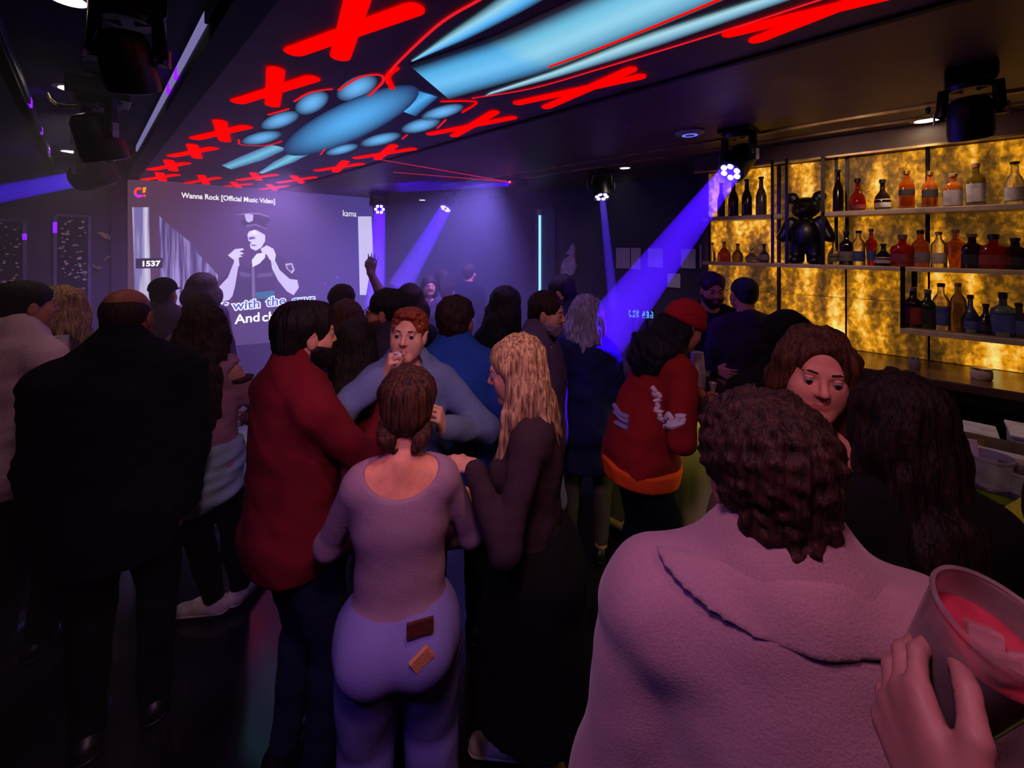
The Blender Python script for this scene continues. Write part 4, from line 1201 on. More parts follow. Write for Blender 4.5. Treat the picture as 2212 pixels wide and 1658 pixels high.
# woman in the mauve top, back to us
loc, yw = stand(862, 1.30, 2)
M_MAUVE = cloth('knit_mauve', (158, 124, 142), 0.3, 110)
def jeans_bits(ctx):
    s = ctx['s']
    m_patch = cloth('leather_patch', (92, 44, 34)); m_tan = cloth('card_tan', (214, 140, 96)); m_st = cloth('denim_seam', (104, 100, 170))
    slab_local(ctx, 'label_patch', (0.062 * 1, -0.137, 1.035 * s), (0.075, 0.008, 0.045), m_patch, rz=0.12)
    slab_local(ctx, 'pocket_card', (0.066, -0.155, 0.955 * s), (0.060, 0.012, 0.040), m_tan, rz=0.2, ry=-0.55)
    for q in (-1, 1):
        f = Field(nv(q * 0.072 - 0.08, -0.21, 0.78), nv(q * 0.072 + 0.08, -0.06, 0.95), 0.009)
        f.prim(('ell', nv(q * 0.072, -0.070, 0.905 * s), nv(0.098, 0.09, 0.108) * s, None, 0.02))
        f.prim(('half', nv(q * 0.072 + 0.058, 0, 0), nv(1, 0, 0), 0.004), neg=True); f.prim(('half', nv(q * 0.072 - 0.058, 0, 0), nv(-1, 0, 0), 0.004), neg=True)
        f.prim(('half', nv(0, 0, 0.925 * s), nv(0, 0, 1), 0.004), neg=True); f.prim(('half', nv(0, 0, 0.835 * s), nv(0, 0, -1), 0.006), neg=True)
        f.build('back_pocket', ctx['jean'], ctx['root'])
    hm = H_BRN
    for q in (-1, 1):
        f = Field(ctx['hc'] - 0.2, ctx['hc'] + 0.2, 0.0065)
        P = [ctx['hp'](q * 0.058, -0.045, -0.055), ctx['hp'](q * 0.050, -0.070, -0.088), ctx['hp'](q * 0.036, -0.078, -0.112)]
        f.prim(('cap', P[0], P[1], 0.026, 0.026, 0.01)); f.prim(('cap', P[1], P[2], 0.025, 0.012, 0.01)); f.strands(P[1], 0.003, 4); f.wrinkle(0.004, 70, 8)
        f.build('rolled_braid', hm, ctx['root'])
    f = Field(ctx['hc'] - 0.2, ctx['hc'] + 0.2, 0.0065)
    f.prim(('ell', ctx['hp'](0, -0.083, 0.005), nv(0.060, 0.032, 0.062), None, 0.01)); f.strands(ctx['hp'](0, -0.05, 0.03), 0.003, 9)
    f.build('back_roll', hm, ctx['root'])
def grey_extra(ctx):
    ctx['jean'] = M_LILAC; jeans_bits(ctx)
M_LILAC = cloth('denim_lilac', (132, 122, 190), 0.3, 140)
person('brown-haired woman seen from behind in a mauve scoop-back top and lilac jeans', loc, yw, 1.565, 'f', 1.12, res=0, shoulder=0.96, lean=(2, 1.2), head=(0, 9, 3), skin=(232, 150, 118), head_scale=1.06,
       arms=(dict(wrist=(-0.13, 0.30, 1.05), elbow=(-1, -0.5, -0.4)), dict(wrist=(0.15, 0.27, 1.02), elbow=(1, -0.6, -0.4))), feet=((-0.11, 0.0, -8), (0.11, 0.02, 8)),
       top=dict(mat=M_MAUVE, name='knit_top', off=0.012, hem=0.98, wr=0.0014, sleeve=0.96, neck=((0, -0.070, 1.50), (0.128, 0.11, 0.105))),
       bottom=dict(mat=M_LILAC, name='jeans', off=0.018, leg=0.020, waist=1.065, wr=0.003), shoes=dict(mat=SHOED), hair=dict(style='updo', mat=H_BRN, vol=0.012, amp=0.002), extra=grey_extra)

# bearded man in the maroon sweater
loc, yw = stand(640, 1.56, 66)
M_MAR = cloth('knit_maroon', (112, 22, 32), 0.5, 110)
person('bearded man in a maroon sweater standing in profile', loc, yw, 1.775, 'm', 0.98, res=0, face=True, head=(6, 4, 0), skin=SK1,
       arms=(dict(to=world(800, 905, 1.80), elbow=(-0.6, -0.5, -1), curl=0.9), dict(to=world(848, 860, 1.74), elbow=(0.5, -0.6, -1), curl=0.9)),
       top=dict(mat=M_MAR, name='sweater', off=0.022, hem=0.85, straight=True, wr=0.006, sleeve=0.95, neck=((0, 0.03, 1.535), (0.080, 0.085, 0.060)), collar=(0.018, 0.082, M_MAR)),
       bottom=dict(mat=JEAN, name='jeans', off=0.016), shoes=dict(mat=SHOED), hair=dict(style='short', mat=H_BLK, vol=0.010, line=0.026, nape=0.015, quiff=True), beard=H_BLK)

# ginger man lifting a small white cup to his mouth
loc, yw = stand(880, 1.92, 190)
M_DEN = cloth('shirt_denim_blue', (108, 124, 168), 0.35, 90); M_TEE = cloth('tee_grey', (96, 92, 96))
person('ginger man in a pale blue denim shirt with a hand at his mouth', loc, yw, 1.70, 'm', 0.95, res=0, face=True, head=(4, -2, -4), skin=SK3,
       arms=(dict(to=world(958, 925, 1.74), elbow=(-1, -0.2, -0.8), dir=ldir(yw, -0.15, -0.45, 0.9), palm=ldir(yw, -1, 0, 0.1), curl=1.15, thumb=1.0),
             dict(to=world(830, 812, 1.735), elbow=(1, 0.35, -0.8), dir=ldir(yw, 0.35, -0.12, 0.9), palm=ldir(yw, 1, 0.4, -0.3), curl=1.2, thumb=1.0)),
       top=dict(mat=M_DEN, name='denim_shirt', off=0.022, hem=0.82, straight=True, sleeve=0.90, neck=((0, 0.05, 1.50), (0.075, 0.10, 0.075)), collar=(0.012, 0.085, M_DEN), cuts=(((0, 0.155, 1.28), (0.035, 0.075, 0.30)),)),
       bottom=dict(mat=JEAN, name='jeans', off=0.016), shoes=dict(mat=SHOED), hair=dict(style='short', mat=H_GIN, vol=0.003, line=0.046, lump=0.004, lf=90, quiff=True))
cup = thing('paper_cup', 'small white cup held to the lips of the ginger man', 'cup', world(858, 772, 1.735))
MB().lathe([(0.014, -0.024), (0.019, 0.022), (0.0175, 0.022), (0.0125, -0.020)], at3(858, 774, 1.735), (0.25, 0.1, 1), 16).build('cup_wall', surf('paper_white', lin(232, 222, 226), 0.5), cup)
MB().lathe([(0.0005, -0.001), (0.016, 0.0), (0.016, 0.002), (0.0005, 0.003)], at3(858, 766, 1.735), (0.25, 0.1, 1), 16).build('drink', surf('drink_dark', lin(80, 30, 30), 0.1), cup)

# blond woman in profile, long dark skirt
loc, yw = stand(1150, 1.50, -80)
M_BRO = cloth('jersey_dark_brown', (58, 40, 48), 0.3); M_SKIRT = cloth('skirt_black', (16, 14, 18), 0.3)
person('blond woman in profile in a dark brown top and long black skirt', loc, yw, 1.665, 'f', 1.04, res=0, face=True, head=(-4, 14, 0), skin=SK1,
       arms=(dict(to=world(1022, 1006, 1.36), elbow=(-0.4, -0.8, -1), dir=ldir(yw, -1, 0.1, 0.08), palm=ldir(yw, 0, 0.3, -1), curl=0.5), dict(wrist=(0.16, 0.26, 1.04), elbow=(0.6, -0.6, -1))),
       feet=(dict(at=world(1120, 1640, 1.64), dir=cdir(-1, 0.05)[:2]), dict(at=world(1205, 1700, 1.50), dir=cdir(-0.8, -0.5)[:2])),
       top=dict(mat=M_BRO, name='jersey_top', off=0.014, hem=0.93, wr=0.004, neck=((0, 0.055, 1.47), (0.085, 0.10, 0.085))),
       bottom=dict(mat=M_SKIRT, name='long_skirt', skirt=(0.20, 0.23, 0.42), off=0.02, waist=1.08, wr=0.006), shoes=dict(mat=SHOEW, laces=surf('lace_white', lin(235, 228, 230), 0.7)),
       hair=dict(style='long', mat=H_BLD, vol=0.008, len=0.36, w=0.098, front=True, amp=0.003))

# bald man in the navy jacket
loc, yw = stand(264, 1.72, 8)
person('bald man seen from behind in a dark navy collared jacket', loc, yw, 1.815, 'm', 1.05, res=0, shoulder=1.12, head=(14, 4, 0), skin=(150, 88, 74),
       arms=(dict(wrist=(-0.23, 0.12, 0.88)), dict(to=world(394, 1085, 1.82), elbow=(1, -0.9, -0.2))),
       top=dict(mat=NAVY, name='jacket', off=0.030, hem=0.72, straight=True, wr=0.007, sleeve=0.97, loose=True, neck=((0, 0.05, 1.56), (0.08, 0.10, 0.06)), collar=(0.07, 0.098, NAVY)),
       bottom=dict(mat=DK, off=0.018), shoes=dict(mat=SHOED), hair=dict(style='bald', mat=hairm('hair_cropped', (36, 24, 22), (60, 40, 36)), amp=0), beard=None)

# man in the pale sweater at the left edge
loc, yw = stand(36, 2.05, 58)
person('man in a pale pinkish white sweater at the left edge', loc, yw, 1.815, 'm', 1.08, res=1, face=True, head=(16, 4, 0), skin=SK2,
       arms=(dict(wrist=(-0.18, 0.30, 1.08), elbow=(-1, -0.5, -0.5)), dict(wrist=(0.24, 0.22, 1.02), elbow=(1, -0.7, -0.4))),
       top=dict(mat=cloth('sweater_pale', (214, 178, 196), 0.4), name='sweater', off=0.028, hem=0.80, straight=True, wr=0.008, neck=((0, 0.03, 1.53), (0.078, 0.085, 0.055)), collar=(0.015, 0.085, cloth('sweater_pale', (214, 178, 196)))),
       bottom=dict(mat=DK, off=0.016), shoes=dict(mat=SHOED), hair=dict(style='short', mat=H_BLK, vol=0.006, line=0.03))
loc, yw = stand(134, 2.55, -70)
person('fair curly-haired woman in dark clothes beside the man in the pale sweater', loc, yw, 1.71, 'f', 1.0, res=1, skin=SK2, head=(0, 2, 0),
       arms=(dict(to=world(138, 765, 2.42), elbow=(-1, -0.4, -1), dir=ldir(yw, -0.1, 0, 1), palm=ldir(yw, -1, 0, 0), curl=1.0), None),
       top=dict(mat=PLUM, name='blouse', off=0.022, hem=0.85, straight=True), bottom=dict(mat=DK), shoes=dict(mat=SHOED), hair=dict(style='long', mat=H_BLD, vol=0.022, len=0.20, w=0.10, amp=0.005, lump=0.008, lf=45))
cup2 = thing('plastic_cup', 'white plastic cup raised by the fair curly-haired woman', 'cup', world(131, 748, 2.40))
MB().lathe([(0.026, -0.045), (0.035, 0.045), (0.033, 0.045), (0.024, -0.04)], at3(131, 742, 2.40), (0, 0, 1), 16).build('cup_wall', surf('paper_white', lin(232, 222, 226), 0.5), cup2)
MB().lathe([(0.0005, 0.02), (0.0315, 0.02), (0.0315, 0.023), (0.0005, 0.023)], at3(131, 742, 2.40), (0, 0, 1), 16).build('drink', surf('drink_dark', lin(80, 30, 30), 0.1), cup2)

# woman with long brown hair and a pale jacket tied round her waist
loc, yw = stand(432, 2.14, 14)
M_MINT = cloth('jacket_mint', (150, 178, 190), 0.4); M_ROSE = cloth('blouse_rose', (168, 122, 146), 0.4)
def tied(ctx):
    s, tp = ctx['s'], ctx['tp']
    f = Field(nv(-0.32, -0.32, 0.66), nv(0.32, 0.32, 1.12), 0.013)
    f.prim(('ell', tp(0, -0.01, 0.96), nv(0.222, 0.192, 0.17) * s, None, 0.04)); f.prim(('ell', tp(0, -0.05, 0.84), nv(0.215, 0.17, 0.14) * s, None, 0.05))
    f.wrinkle(0.010, 26, 5, (0.5, 0.5, 1.6))
    f.prim(('half', nv(0, 0, 0.775 * s), unit(nv(0.15, 0.5, -1)), 0.01), neg=True); f.prim(('half', nv(0, 0, 1.055 * s), unit(nv(0, 0.15, 1)), 0.01), neg=True)
    f.build('tied_jacket', M_MINT, ctx['root'])
    f = Field(nv(-0.1, 0.08, 0.72), nv(0.1, 0.30, 1.05), 0.011)
    for q in (-1, 1): f.prim(('cap', nv(0, 0.175, 0.97) * s, nv(q * 0.05, 0.19, 0.78) * s, 0.028, 0.024, 0.02))
    f.build('tied_sleeve', M_MINT, ctx['root'])
    f = Field(tp(0.18, 0, 1.36) - 0.16, tp(0.18, 0, 1.36) + 0.16, 0.009)
    f.prim(('cap', tp(0.135, -0.01, 1.42), tp(0.185, -0.012, 1.375), 0.066 * s, 0.066 * s, 0.01)); f.prim(('half', tp(0.15, 0, 1.355), ctx['T'] @ unit(nv(0.1, 0, -1)), 0.004), neg=True); f.prim(('half', tp(0.15, 0, 1.372), ctx['T'] @ unit(nv(-0.1, 0, 1)), 0.004), neg=True)
    f.build('shoulder_strap', cloth('strap_maroon', (70, 30, 46)), ctx['root'])
person('woman with long brown hair and a pale jacket tied round her waist', loc, yw, 1.665, 'f', 1.02, res=1, head=(-6, 3, 3), skin=SK3,
       arms=(dict(wrist=(-0.16, 0.26, 1.04), elbow=(-1, -0.6, -0.4)), dict(wrist=(0.17, 0.26, 1.05), elbow=(1, -0.6, -0.4))),
       feet=(dict(at=world(465, 1340, 2.28), dir=cdir(-1, -0.15)[:2]), dict(at=world(520, 1290, 2.36), dir=cdir(0.2, 1)[:2])),
       top=dict(mat=M_ROSE, name='cold_shoulder_top', off=0.020, hem=0.92, straight=True, wr=0.008, neck=((0, 0.03, 1.50), (0.08, 0.09, 0.06)), cuts=(((0.185, -0.01, 1.405), (0.062, 0.09, 0.055)), ((-0.185, -0.01, 1.405), (0.062, 0.09, 0.055)))),
       bottom=dict(mat=DK, off=0.014), shoes=dict(mat=SHOEW, laces=surf('lace_white', lin(235, 228, 230), 0.7)),
       hair=dict(style='long', mat=H_DBR, vol=0.014, len=0.46, w=0.112, back=0.085, amp=0.004, tips=(H_TIP, lambda x, z: (z < -0.13 - 0.05 * np.sin(x * 60)) & (x < -0.012 + 0.012 * np.sin(z * 50)) & (z > -0.34))), extra=tied)

# silhouettes in front of the screen
loc, yw = stand(350, 3.3, 10)
person('man in a cap silhouetted against the left half of the screen', loc, yw, 1.71, 'm', 1.0, res=2, skin=SK2, head=(15, 0, 0), top=dict(mat=PLUM, name='shirt', off=0.026, hem=0.82, straight=True), bottom=dict(mat=DK), shoes=dict(mat=SHOEW), hair=dict(style='cap', mat=H_BLK, hatmat=DKB))
loc, yw = stand(436, 3.75, 0)
person('person with wide bushy hair farthest back before the screen', loc, yw, 1.70, 'f', 1.0, res=2, skin=SK2, top=dict(mat=PLUM, name='blouse', off=0.022, hem=0.82, straight=True), bottom=dict(mat=DK), shoes=dict(mat=SHOEW), hair=dict(style='long', mat=H_DBR, vol=0.035, len=0.24, w=0.12))
loc, yw = stand(432, 2.95, 5)
person('person in a dusky mauve shirt standing behind the long brown hair', loc, yw, 1.63, 'f', 1.05, res=2, skin=SK2, top=dict(mat=cloth('blouse_mauve', (104, 78, 110)), name='shirt', off=0.024, hem=0.82, straight=True), bottom=dict(mat=DK), shoes=dict(mat=SHOEW), hair=dict(style='bob', mat=H_DBR, vol=0.012))

# woman with long black hair between the maroon sweater and the ginger man
loc, yw = stand(764, 1.98, 4)
person('woman with long straight black hair in a magenta top', loc, yw, 1.62, 'f', 1.0, res=1, skin=SK2, head=(4, 3, 0), top=dict(mat=cloth('top_magenta', (150, 62, 124)), name='blouse', off=0.022, hem=0.88, straight=True, wr=0.008), bottom=dict(mat=DK), shoes=dict(mat=SHOED),
       arms=(dict(wrist=(-0.16, 0.24, 1.05)), dict(wrist=(0.16, 0.24, 1.05))), hair=dict(style='long', mat=H_BLK, vol=0.008, len=0.46, w=0.105, back=0.075))
# man with glasses
loc, yw = stand(842, 2.28, -72)
def glasses(ctx):
    hp, hs = ctx['hp'], ctx['hs']
    m = surf('glasses_frame', lin(22, 18, 22), 0.3)
    w0 = Vector((0, 0, 0))
    mb = MB()
    for q in (-1, 1):
        mb.tube([Vector(hp(q * 0.032 + 0.021 * math.cos(a), 0.101, 0.003 + 0.017 * math.sin(a))) for a in [2 * math.pi * i / 14 for i in range(15)]], 0.0022, 6)
        mb.tube([Vector(hp(q * 0.053, 0.098, 0.008)), Vector(hp(q * 0.078, 0.06, 0.008)), Vector(hp(q * 0.082, -0.005, 0.004))], 0.0022, 6)
    mb.tube([Vector(hp(-0.011, 0.102, 0.006)), Vector(hp(0.011, 0.102, 0.006))], 0.002, 6)
    me_o = mb.build('glasses', m, None); me_o.parent = ctx['root']
person('man with glasses and black hair looking towards the screen', loc, yw, 1.745, 'm', 1.05, res=1, face=True, skin=SK2, top=dict(mat=cloth('shirt_dusk', (52, 44, 66)), name='shirt', off=0.022, hem=0.82, straight=True), bottom=dict(mat=DK), shoes=dict(mat=SHOED), hair=dict(style='short', mat=H_BLK, vol=0.010, line=0.036), beard=hairm('stubble', (60, 38, 34), (90, 58, 50)), extra=glasses)
# raised arm by the screen
loc, yw = stand(738, 3.1, 0)
person('person raising one arm beside the right edge of the screen', loc, yw, 1.68, 'm', 1.0, res=2, skin=(150, 120, 150), arms=(None, dict(to=world(801, 590, 3.05), elbow=(1, 0.0, -0.4), dir=ldir(yw, 0.12, 0, 1), palm=ldir(yw, 0, 1, 0), curl=0.15, spread=0.16)), top=dict(mat=PLUM, name='shirt', off=0.02, hem=0.82, sleeve=0.3, straight=True), bottom=dict(mat=DK), shoes=dict(mat=SHOED), hair=dict(style='short', mat=H_DBR, vol=0.016))
loc, yw = stand(748, 2.65, 8)
person('woman with long light brown hair behind the black-haired woman', loc, yw, 1.63, 'f', 1.0, res=2, skin=SK2, top=dict(mat=PLUM, name='blouse', off=0.02, hem=0.85), bottom=dict(mat=DK), shoes=dict(mat=SHOED), hair=dict(style='long', mat=H_CUR, vol=0.012, len=0.36, w=0.10))
loc, yw = stand(884, 2.9, 0)
person('woman with long dark hair behind the man with glasses', loc, yw, 1.70, 'f', 1.0, res=2, skin=SK2, top=dict(mat=DKB, name='blouse', off=0.02, hem=0.85), bottom=dict(mat=DK), shoes=dict(mat=SHOED), hair=dict(style='long', mat=H_DBR, vol=0.018, len=0.34, w=0.12))
# man in the blue shirt
loc, yw = stand(982, 2.12, 6)
M_BLUE = cloth('shirt_blue', (34, 72, 160), 0.35)
person('man seen from behind in a deep blue shirt', loc, yw, 1.72, 'm', 1.10, res=1, head=(18, 0, 0), skin=SK2, arms=(dict(wrist=(-0.16, 0.25, 1.0)), dict(wrist=(0.2, 0.22, 1.0))), top=dict(mat=M_BLUE, name='shirt', off=0.024, hem=0.80, straight=True, wr=0.006, collar=(0.02, 0.082, M_BLUE)), bottom=dict(mat=JEAN), shoes=dict(mat=SHOED), hair=dict(style='short', mat=H_DBR, vol=0.014, nape=0.01, lump=0.005, lf=70))
loc, yw = stand(1086, 2.75, 25)
person('woman with thick dark shoulder-length hair right of the blue shirt', loc, yw, 1.70, 'f', 1.0, res=1, head=(20, 5, 0), skin=SK2, top=dict(mat=DKB, name='blouse', off=0.022, hem=0.85, straight=True), bottom=dict(mat=DK), shoes=dict(mat=SHOED), hair=dict(style='long', mat=H_BLK, vol=0.020, len=0.28, w=0.115, lump=0.007, lf=50))
# man with grey stubble and a necklace
loc, yw = stand(1166, 2.42, 104)
def necklace(ctx):
    tp = ctx['tp']; mb = MB()
    for i in range(14):
        a = math.pi * i / 13
        c = tp(0.095 * math.cos(a), 0.085 + 0.055 * math.sin(a), 1.46 - 0.20 * math.sin(a))
        mb.ball(Vector(c), 0.0085, 6)
    o = mb.build('necklace', surf('beads_violet', lin(160, 130, 230), 0.3), None); o.parent = ctx['root']; o['kind'] = 'stuff'
person('man with grey stubble and a bead necklace turned towards the bar', loc, yw, 1.72, 'm', 1.05, res=1, face=True, head=(2, 8, 0), skin=SK1, top=dict(mat=cloth('jacket_grey_plum', (88, 72, 98)), name='jacket', off=0.026, hem=0.80, straight=True, collar=(0.02, 0.086, PLUM)), bottom=dict(mat=LJEAN, name='jeans'), shoes=dict(mat=SHOED), hair=dict(style='short', mat=H_DBR, vol=0.008, line=0.03), beard=hairm('stubble_grey', (120, 104, 120), (170, 150, 168)), extra=necklace)
loc, yw = stand(1232, 3.15, -62)
person('tall dark-haired man bending his head behind the ash-haired woman', loc, yw, 1.77, 'm', 1.05, res=2, head=(-10, 18, 0), skin=SK1, top=dict(mat=DKB, name='shirt', off=0.022, hem=0.80, straight=True), bottom=dict(mat=DK), shoes=dict(mat=SHOED), hair=dict(style='short', mat=H_BLK, vol=0.010))
# ash-haired woman in the long navy jacket
loc, yw = stand(1262, 2.70, 16)
M_LNAVY = cloth('coat_navy', (34, 38, 84), 0.35)
person('woman with long wavy ash-grey hair in a long navy jacket', loc, yw, 1.645, 'f', 1.1, res=1, head=(8, 2, 4), skin=SK1, arms=(dict(wrist=(-0.2, 0.22, 1.0)), dict(wrist=(0.2, 0.25, 1.05))), top=dict(mat=M_LNAVY, name='long_jacket', off=0.032, hem=0.66, flare=(0.19, 0.17), straight=True, wr=0.009), bottom=dict(mat=cloth('tights_smoke', (96, 86, 92)), name='tights', off=0.009, end=0.11, wr=0.0), shoes=dict(mat=SHOED), hair=dict(style='long', mat=H_GRY, vol=0.018, len=0.33, w=0.125, amp=0.005, lump=0.007, lf=40))
# leaning person in the rust jacket
loc, yw = stand(1386, 2.20, 62)
M_RUST = cloth('jacket_rust', (150, 34, 34), 0.4); M_OR = cloth('hem_orange', (250, 92, 30), 0.4); M_FUR = hairm('fur_black', (12, 10, 20), (34, 28, 48))
def rust(ctx):
    tp, hp, s, root = ctx['tp'], ctx['hp'], ctx['s'], ctx['root']
    f = Field(tp(0, 0, 1.5) - 0.3, tp(0, 0, 1.5) + 0.3, 0.012)
    f.prim(('ell', tp(0, -0.05, 1.50), nv(0.15, 0.13, 0.09), ctx['T'], 0.02)); f.prim(('ell', tp(0.0, -0.10, 1.43), nv(0.13, 0.085, 0.11), ctx['T'], 0.04)); f.prim(('ell', hp(0, -0.05, -0.05), nv(0.105, 0.10, 0.10), None, 0.04)); f.wrinkle(0.010, 55, 7)
    f.build('fur_hood', M_FUR, root)
    # white lettering-like print on the near sleeve and lilac print on the back, lying on the cloth
    from mathutils.bvhtree import BVHTree
    jk = [c for c in root.children if c.name.startswith('jacket')][0].data
    bvh = BVHTree.FromPolygons([v.co for v in jk.vertices], [p.vertices for p in jk.polygons])
    def on_cloth(px, py):
        a = Vector(ctx['local']((0, 0, CAM_Z))); b = Vector(ctx['local'](at3(px, py, 2.2)))
        h = bvh.ray_cast(a, (b - a).normalized())
        return None if h[0] is None else h[0] + h[1] * 0.003
    z5 = lambda x, y: (1140 + x * 0.2352, 560 + y * 0.2352)
    def print_strokes(name, lines, r, mat):
        mb = MB()
        for ln in lines:
            run = []
            for p, q in zip(ln, ln[1:]):
                n = max(2, int(math.dist(p, q) / 12))
                for k in range(n): run.append(on_cloth(*z5(*lerp(p, q, k / n))))
            run = [h for h in run if h is not None]
            if len(run) > 2: mb.tube(run, r, 6)
        if mb.v:
            o = mb.build(name, mat, None); o.parent = root
    print_strokes('sleeve_print', [[(1140, 1170), (1175, 1205), (1150, 1245), (1205, 1230), (1222, 1280), (1170, 1300), (1205, 1345), (1170, 1390), (1232, 1400), (1200, 1450), (1262, 1482), (1300, 1420), (1332, 1470), (1290, 1520)],
                                   [(1290, 1530), (1382, 1490), (1370, 1440), (1440, 1440), (1420, 1500), (1330, 1535), (1240, 1530)]], 0.0125, cloth('print_white', (232, 214, 224), 0.1))
    print_strokes('back_print', [[(800, 1340), (850, 1420), (940, 1462)], [(805, 1400), (870, 1470), (938, 1500)], [(815, 1500), (870, 1530), (932, 1560)]], 0.013, cloth('print_lilac', (150, 140, 190), 0.1))
def rust_e(ctx):
    ctx['yaw'] = yw; rust(ctx)
person('person leaning over the bar in a red beanie and rust jacket with orange hem', loc, yw, 1.72, 'm', 0.94, res=1, lean=(14, 3), head=(5, 12, 0), skin=SK2,
       arms=(dict(to=world(1512, 862, 2.36), elbow=(-1, -0.2, -0.6), curl=0.7), dict(to=world(1462, 888, 2.16), elbow=(0.7, -0.4, -0.9), curl=0.9)), feet=((-0.11, -0.05, 0), (0.12, 0.10, 8)),
       top=dict(mat=M_RUST, name='jacket', off=0.022, hem=0.83, flare=(0.165, 0.14), straight=True, wr=0.008, sleeve=0.96, loose=True, hemband=(0.085, M_OR), cuffs=M_RUST), bottom=dict(mat=DKB, off=0.022), shoes=dict(mat=SHOED), hair=dict(style='beanie', mat=H_BLK, hatmat=cloth('beanie_red', (176, 34, 46), 0.5)), extra=rust_e)
# bartenders
loc, yw = stand(1532, 3.28, 150)
person('dark-haired bartender facing out from behind the bar', loc, yw, 1.78, 'm', 1.05, res=1, face=True, head=(10, 14, 0), skin=SK2, arms=(dict(wrist=(-0.12, 0.30, 1.10)), dict(wrist=(0.12, 0.30, 1.10))), top=dict(mat=DK, name='shirt', off=0.02, hem=0.85), bottom=dict(mat=DK), shoes=dict(mat=SHOED), hair=dict(style='short', mat=H_DBR, vol=0.010, line=0.03), beard=H_DBR)
loc, yw = stand(1612, 2.95, -22)
person('bartender with cropped hair turned to the glowing shelves', loc, yw, 1.76, 'm', 1.12, res=1, head=(-8, 4, 0), skin=SK2, arms=(dict(wrist=(-0.15, 0.28, 1.08)), dict(wrist=(0.15, 0.28, 1.08))), top=dict(mat=cloth('shirt_umber', (46, 36, 38)), name='shirt', off=0.02, hem=0.85, collar=(0.015, 0.078, DK)), bottom=dict(mat=DK), shoes=dict(mat=SHOED), hair=dict(style='short', mat=H_BLK, vol=0.002, amp=0.0008))
# black beanie, curly woman, dark-haired woman at the bar
loc, yw = stand(1700, 1.68, 20)
person('person in a black beanie behind the chestnut-haired woman', loc, yw, 1.70, 'm', 1.0, res=1, skin=SK2, arms=(dict(wrist=(-0.15, 0.25, 1.05)), dict(wrist=(0.15, 0.28, 1.05))), top=dict(mat=DK, name='jacket', off=0.026, hem=0.80, straight=True), bottom=dict(mat=DK), shoes=dict(mat=SHOED), hair=dict(style='beanie', mat=H_BLK, hatmat=cloth('beanie_black', (14, 13, 16), 0.5)))
loc, yw = stand(1738, 1.24, 176)
person('woman with curly chestnut hair facing us with bare neck and arms', loc, yw, 1.745, 'f', 1.0, res=0, face=True, gaze=-0.003, lean=(1, 0), head=(-8, 1, -6), skin=(226, 150, 132), arms=(dict(to=world(1812, 1085, 1.06), elbow=(-1, 0.1, -0.8), curl=0.7), dict(wrist=(0.15, 0.25, 1.05))),
       top=dict(mat=cloth('camisole_olive', (96, 80, 62), 0.3), name='camisole', off=0.010, hem=0.92, sleeve=0, wr=0.003, neck=((0, 0.06, 1.47), (0.14, 0.12, 0.13)), cuts=(((-0.20, 0, 1.36), (0.085, 0.12, 0.16)), ((0.20, 0, 1.36), (0.085, 0.12, 0.16)))), bottom=dict(mat=DK), shoes=dict(mat=SHOED),
       hair=dict(style='long', mat=H_CUR, vol=0.013, len=0.20, w=0.092, line=0.050, amp=0.004, lump=0.006, lf=55))
loc, yw = stand(1958, 0.95, -28)
person('woman with long dark hair in black seen from behind at the bar', loc, yw, 1.70, 'f', 1.04, res=0, head_scale=0.93, lean=(3, 2), head=(-14, 6, 0), skin=SK1, arms=(dict(wrist=(-0.16, 0.24, 1.05)), dict(wrist=(0.17, 0.26, 1.08))), top=dict(mat=DK, name='blouse', off=0.018, hem=0.88, neck=((0, 0.03, 1.52), (0.085, 0.09, 0.055))), bottom=dict(mat=DK), shoes=dict(mat=SHOED),
       hair=dict(style='long', mat=hairm('hair_raven_red', (12, 7, 8), (38, 18, 18)), vol=0.012, len=0.52, w=0.098, amp=0.003, lump=0.004, lf=40, sides=1, back=0.07))
loc, yw = stand(2380, 1.06, 40)
person('person in a neon yellow top cut off by the right edge', loc, yw, 1.49, 'f', 1.0, res=1, skin=SK1, arms=(dict(wrist=(-0.22, 0.18, 1.02), elbow=(-1, -0.4, -0.6)), None), top=dict(mat=cloth('top_neon_yellow', (206, 214, 40), 0.3), name='blouse', off=0.03, hem=0.85, straight=True, wr=0.008, loose=True), bottom=dict(mat=DK), shoes=dict(mat=SHOED), hair=dict(style='long', mat=H_BLK, vol=0.01, len=0.2))
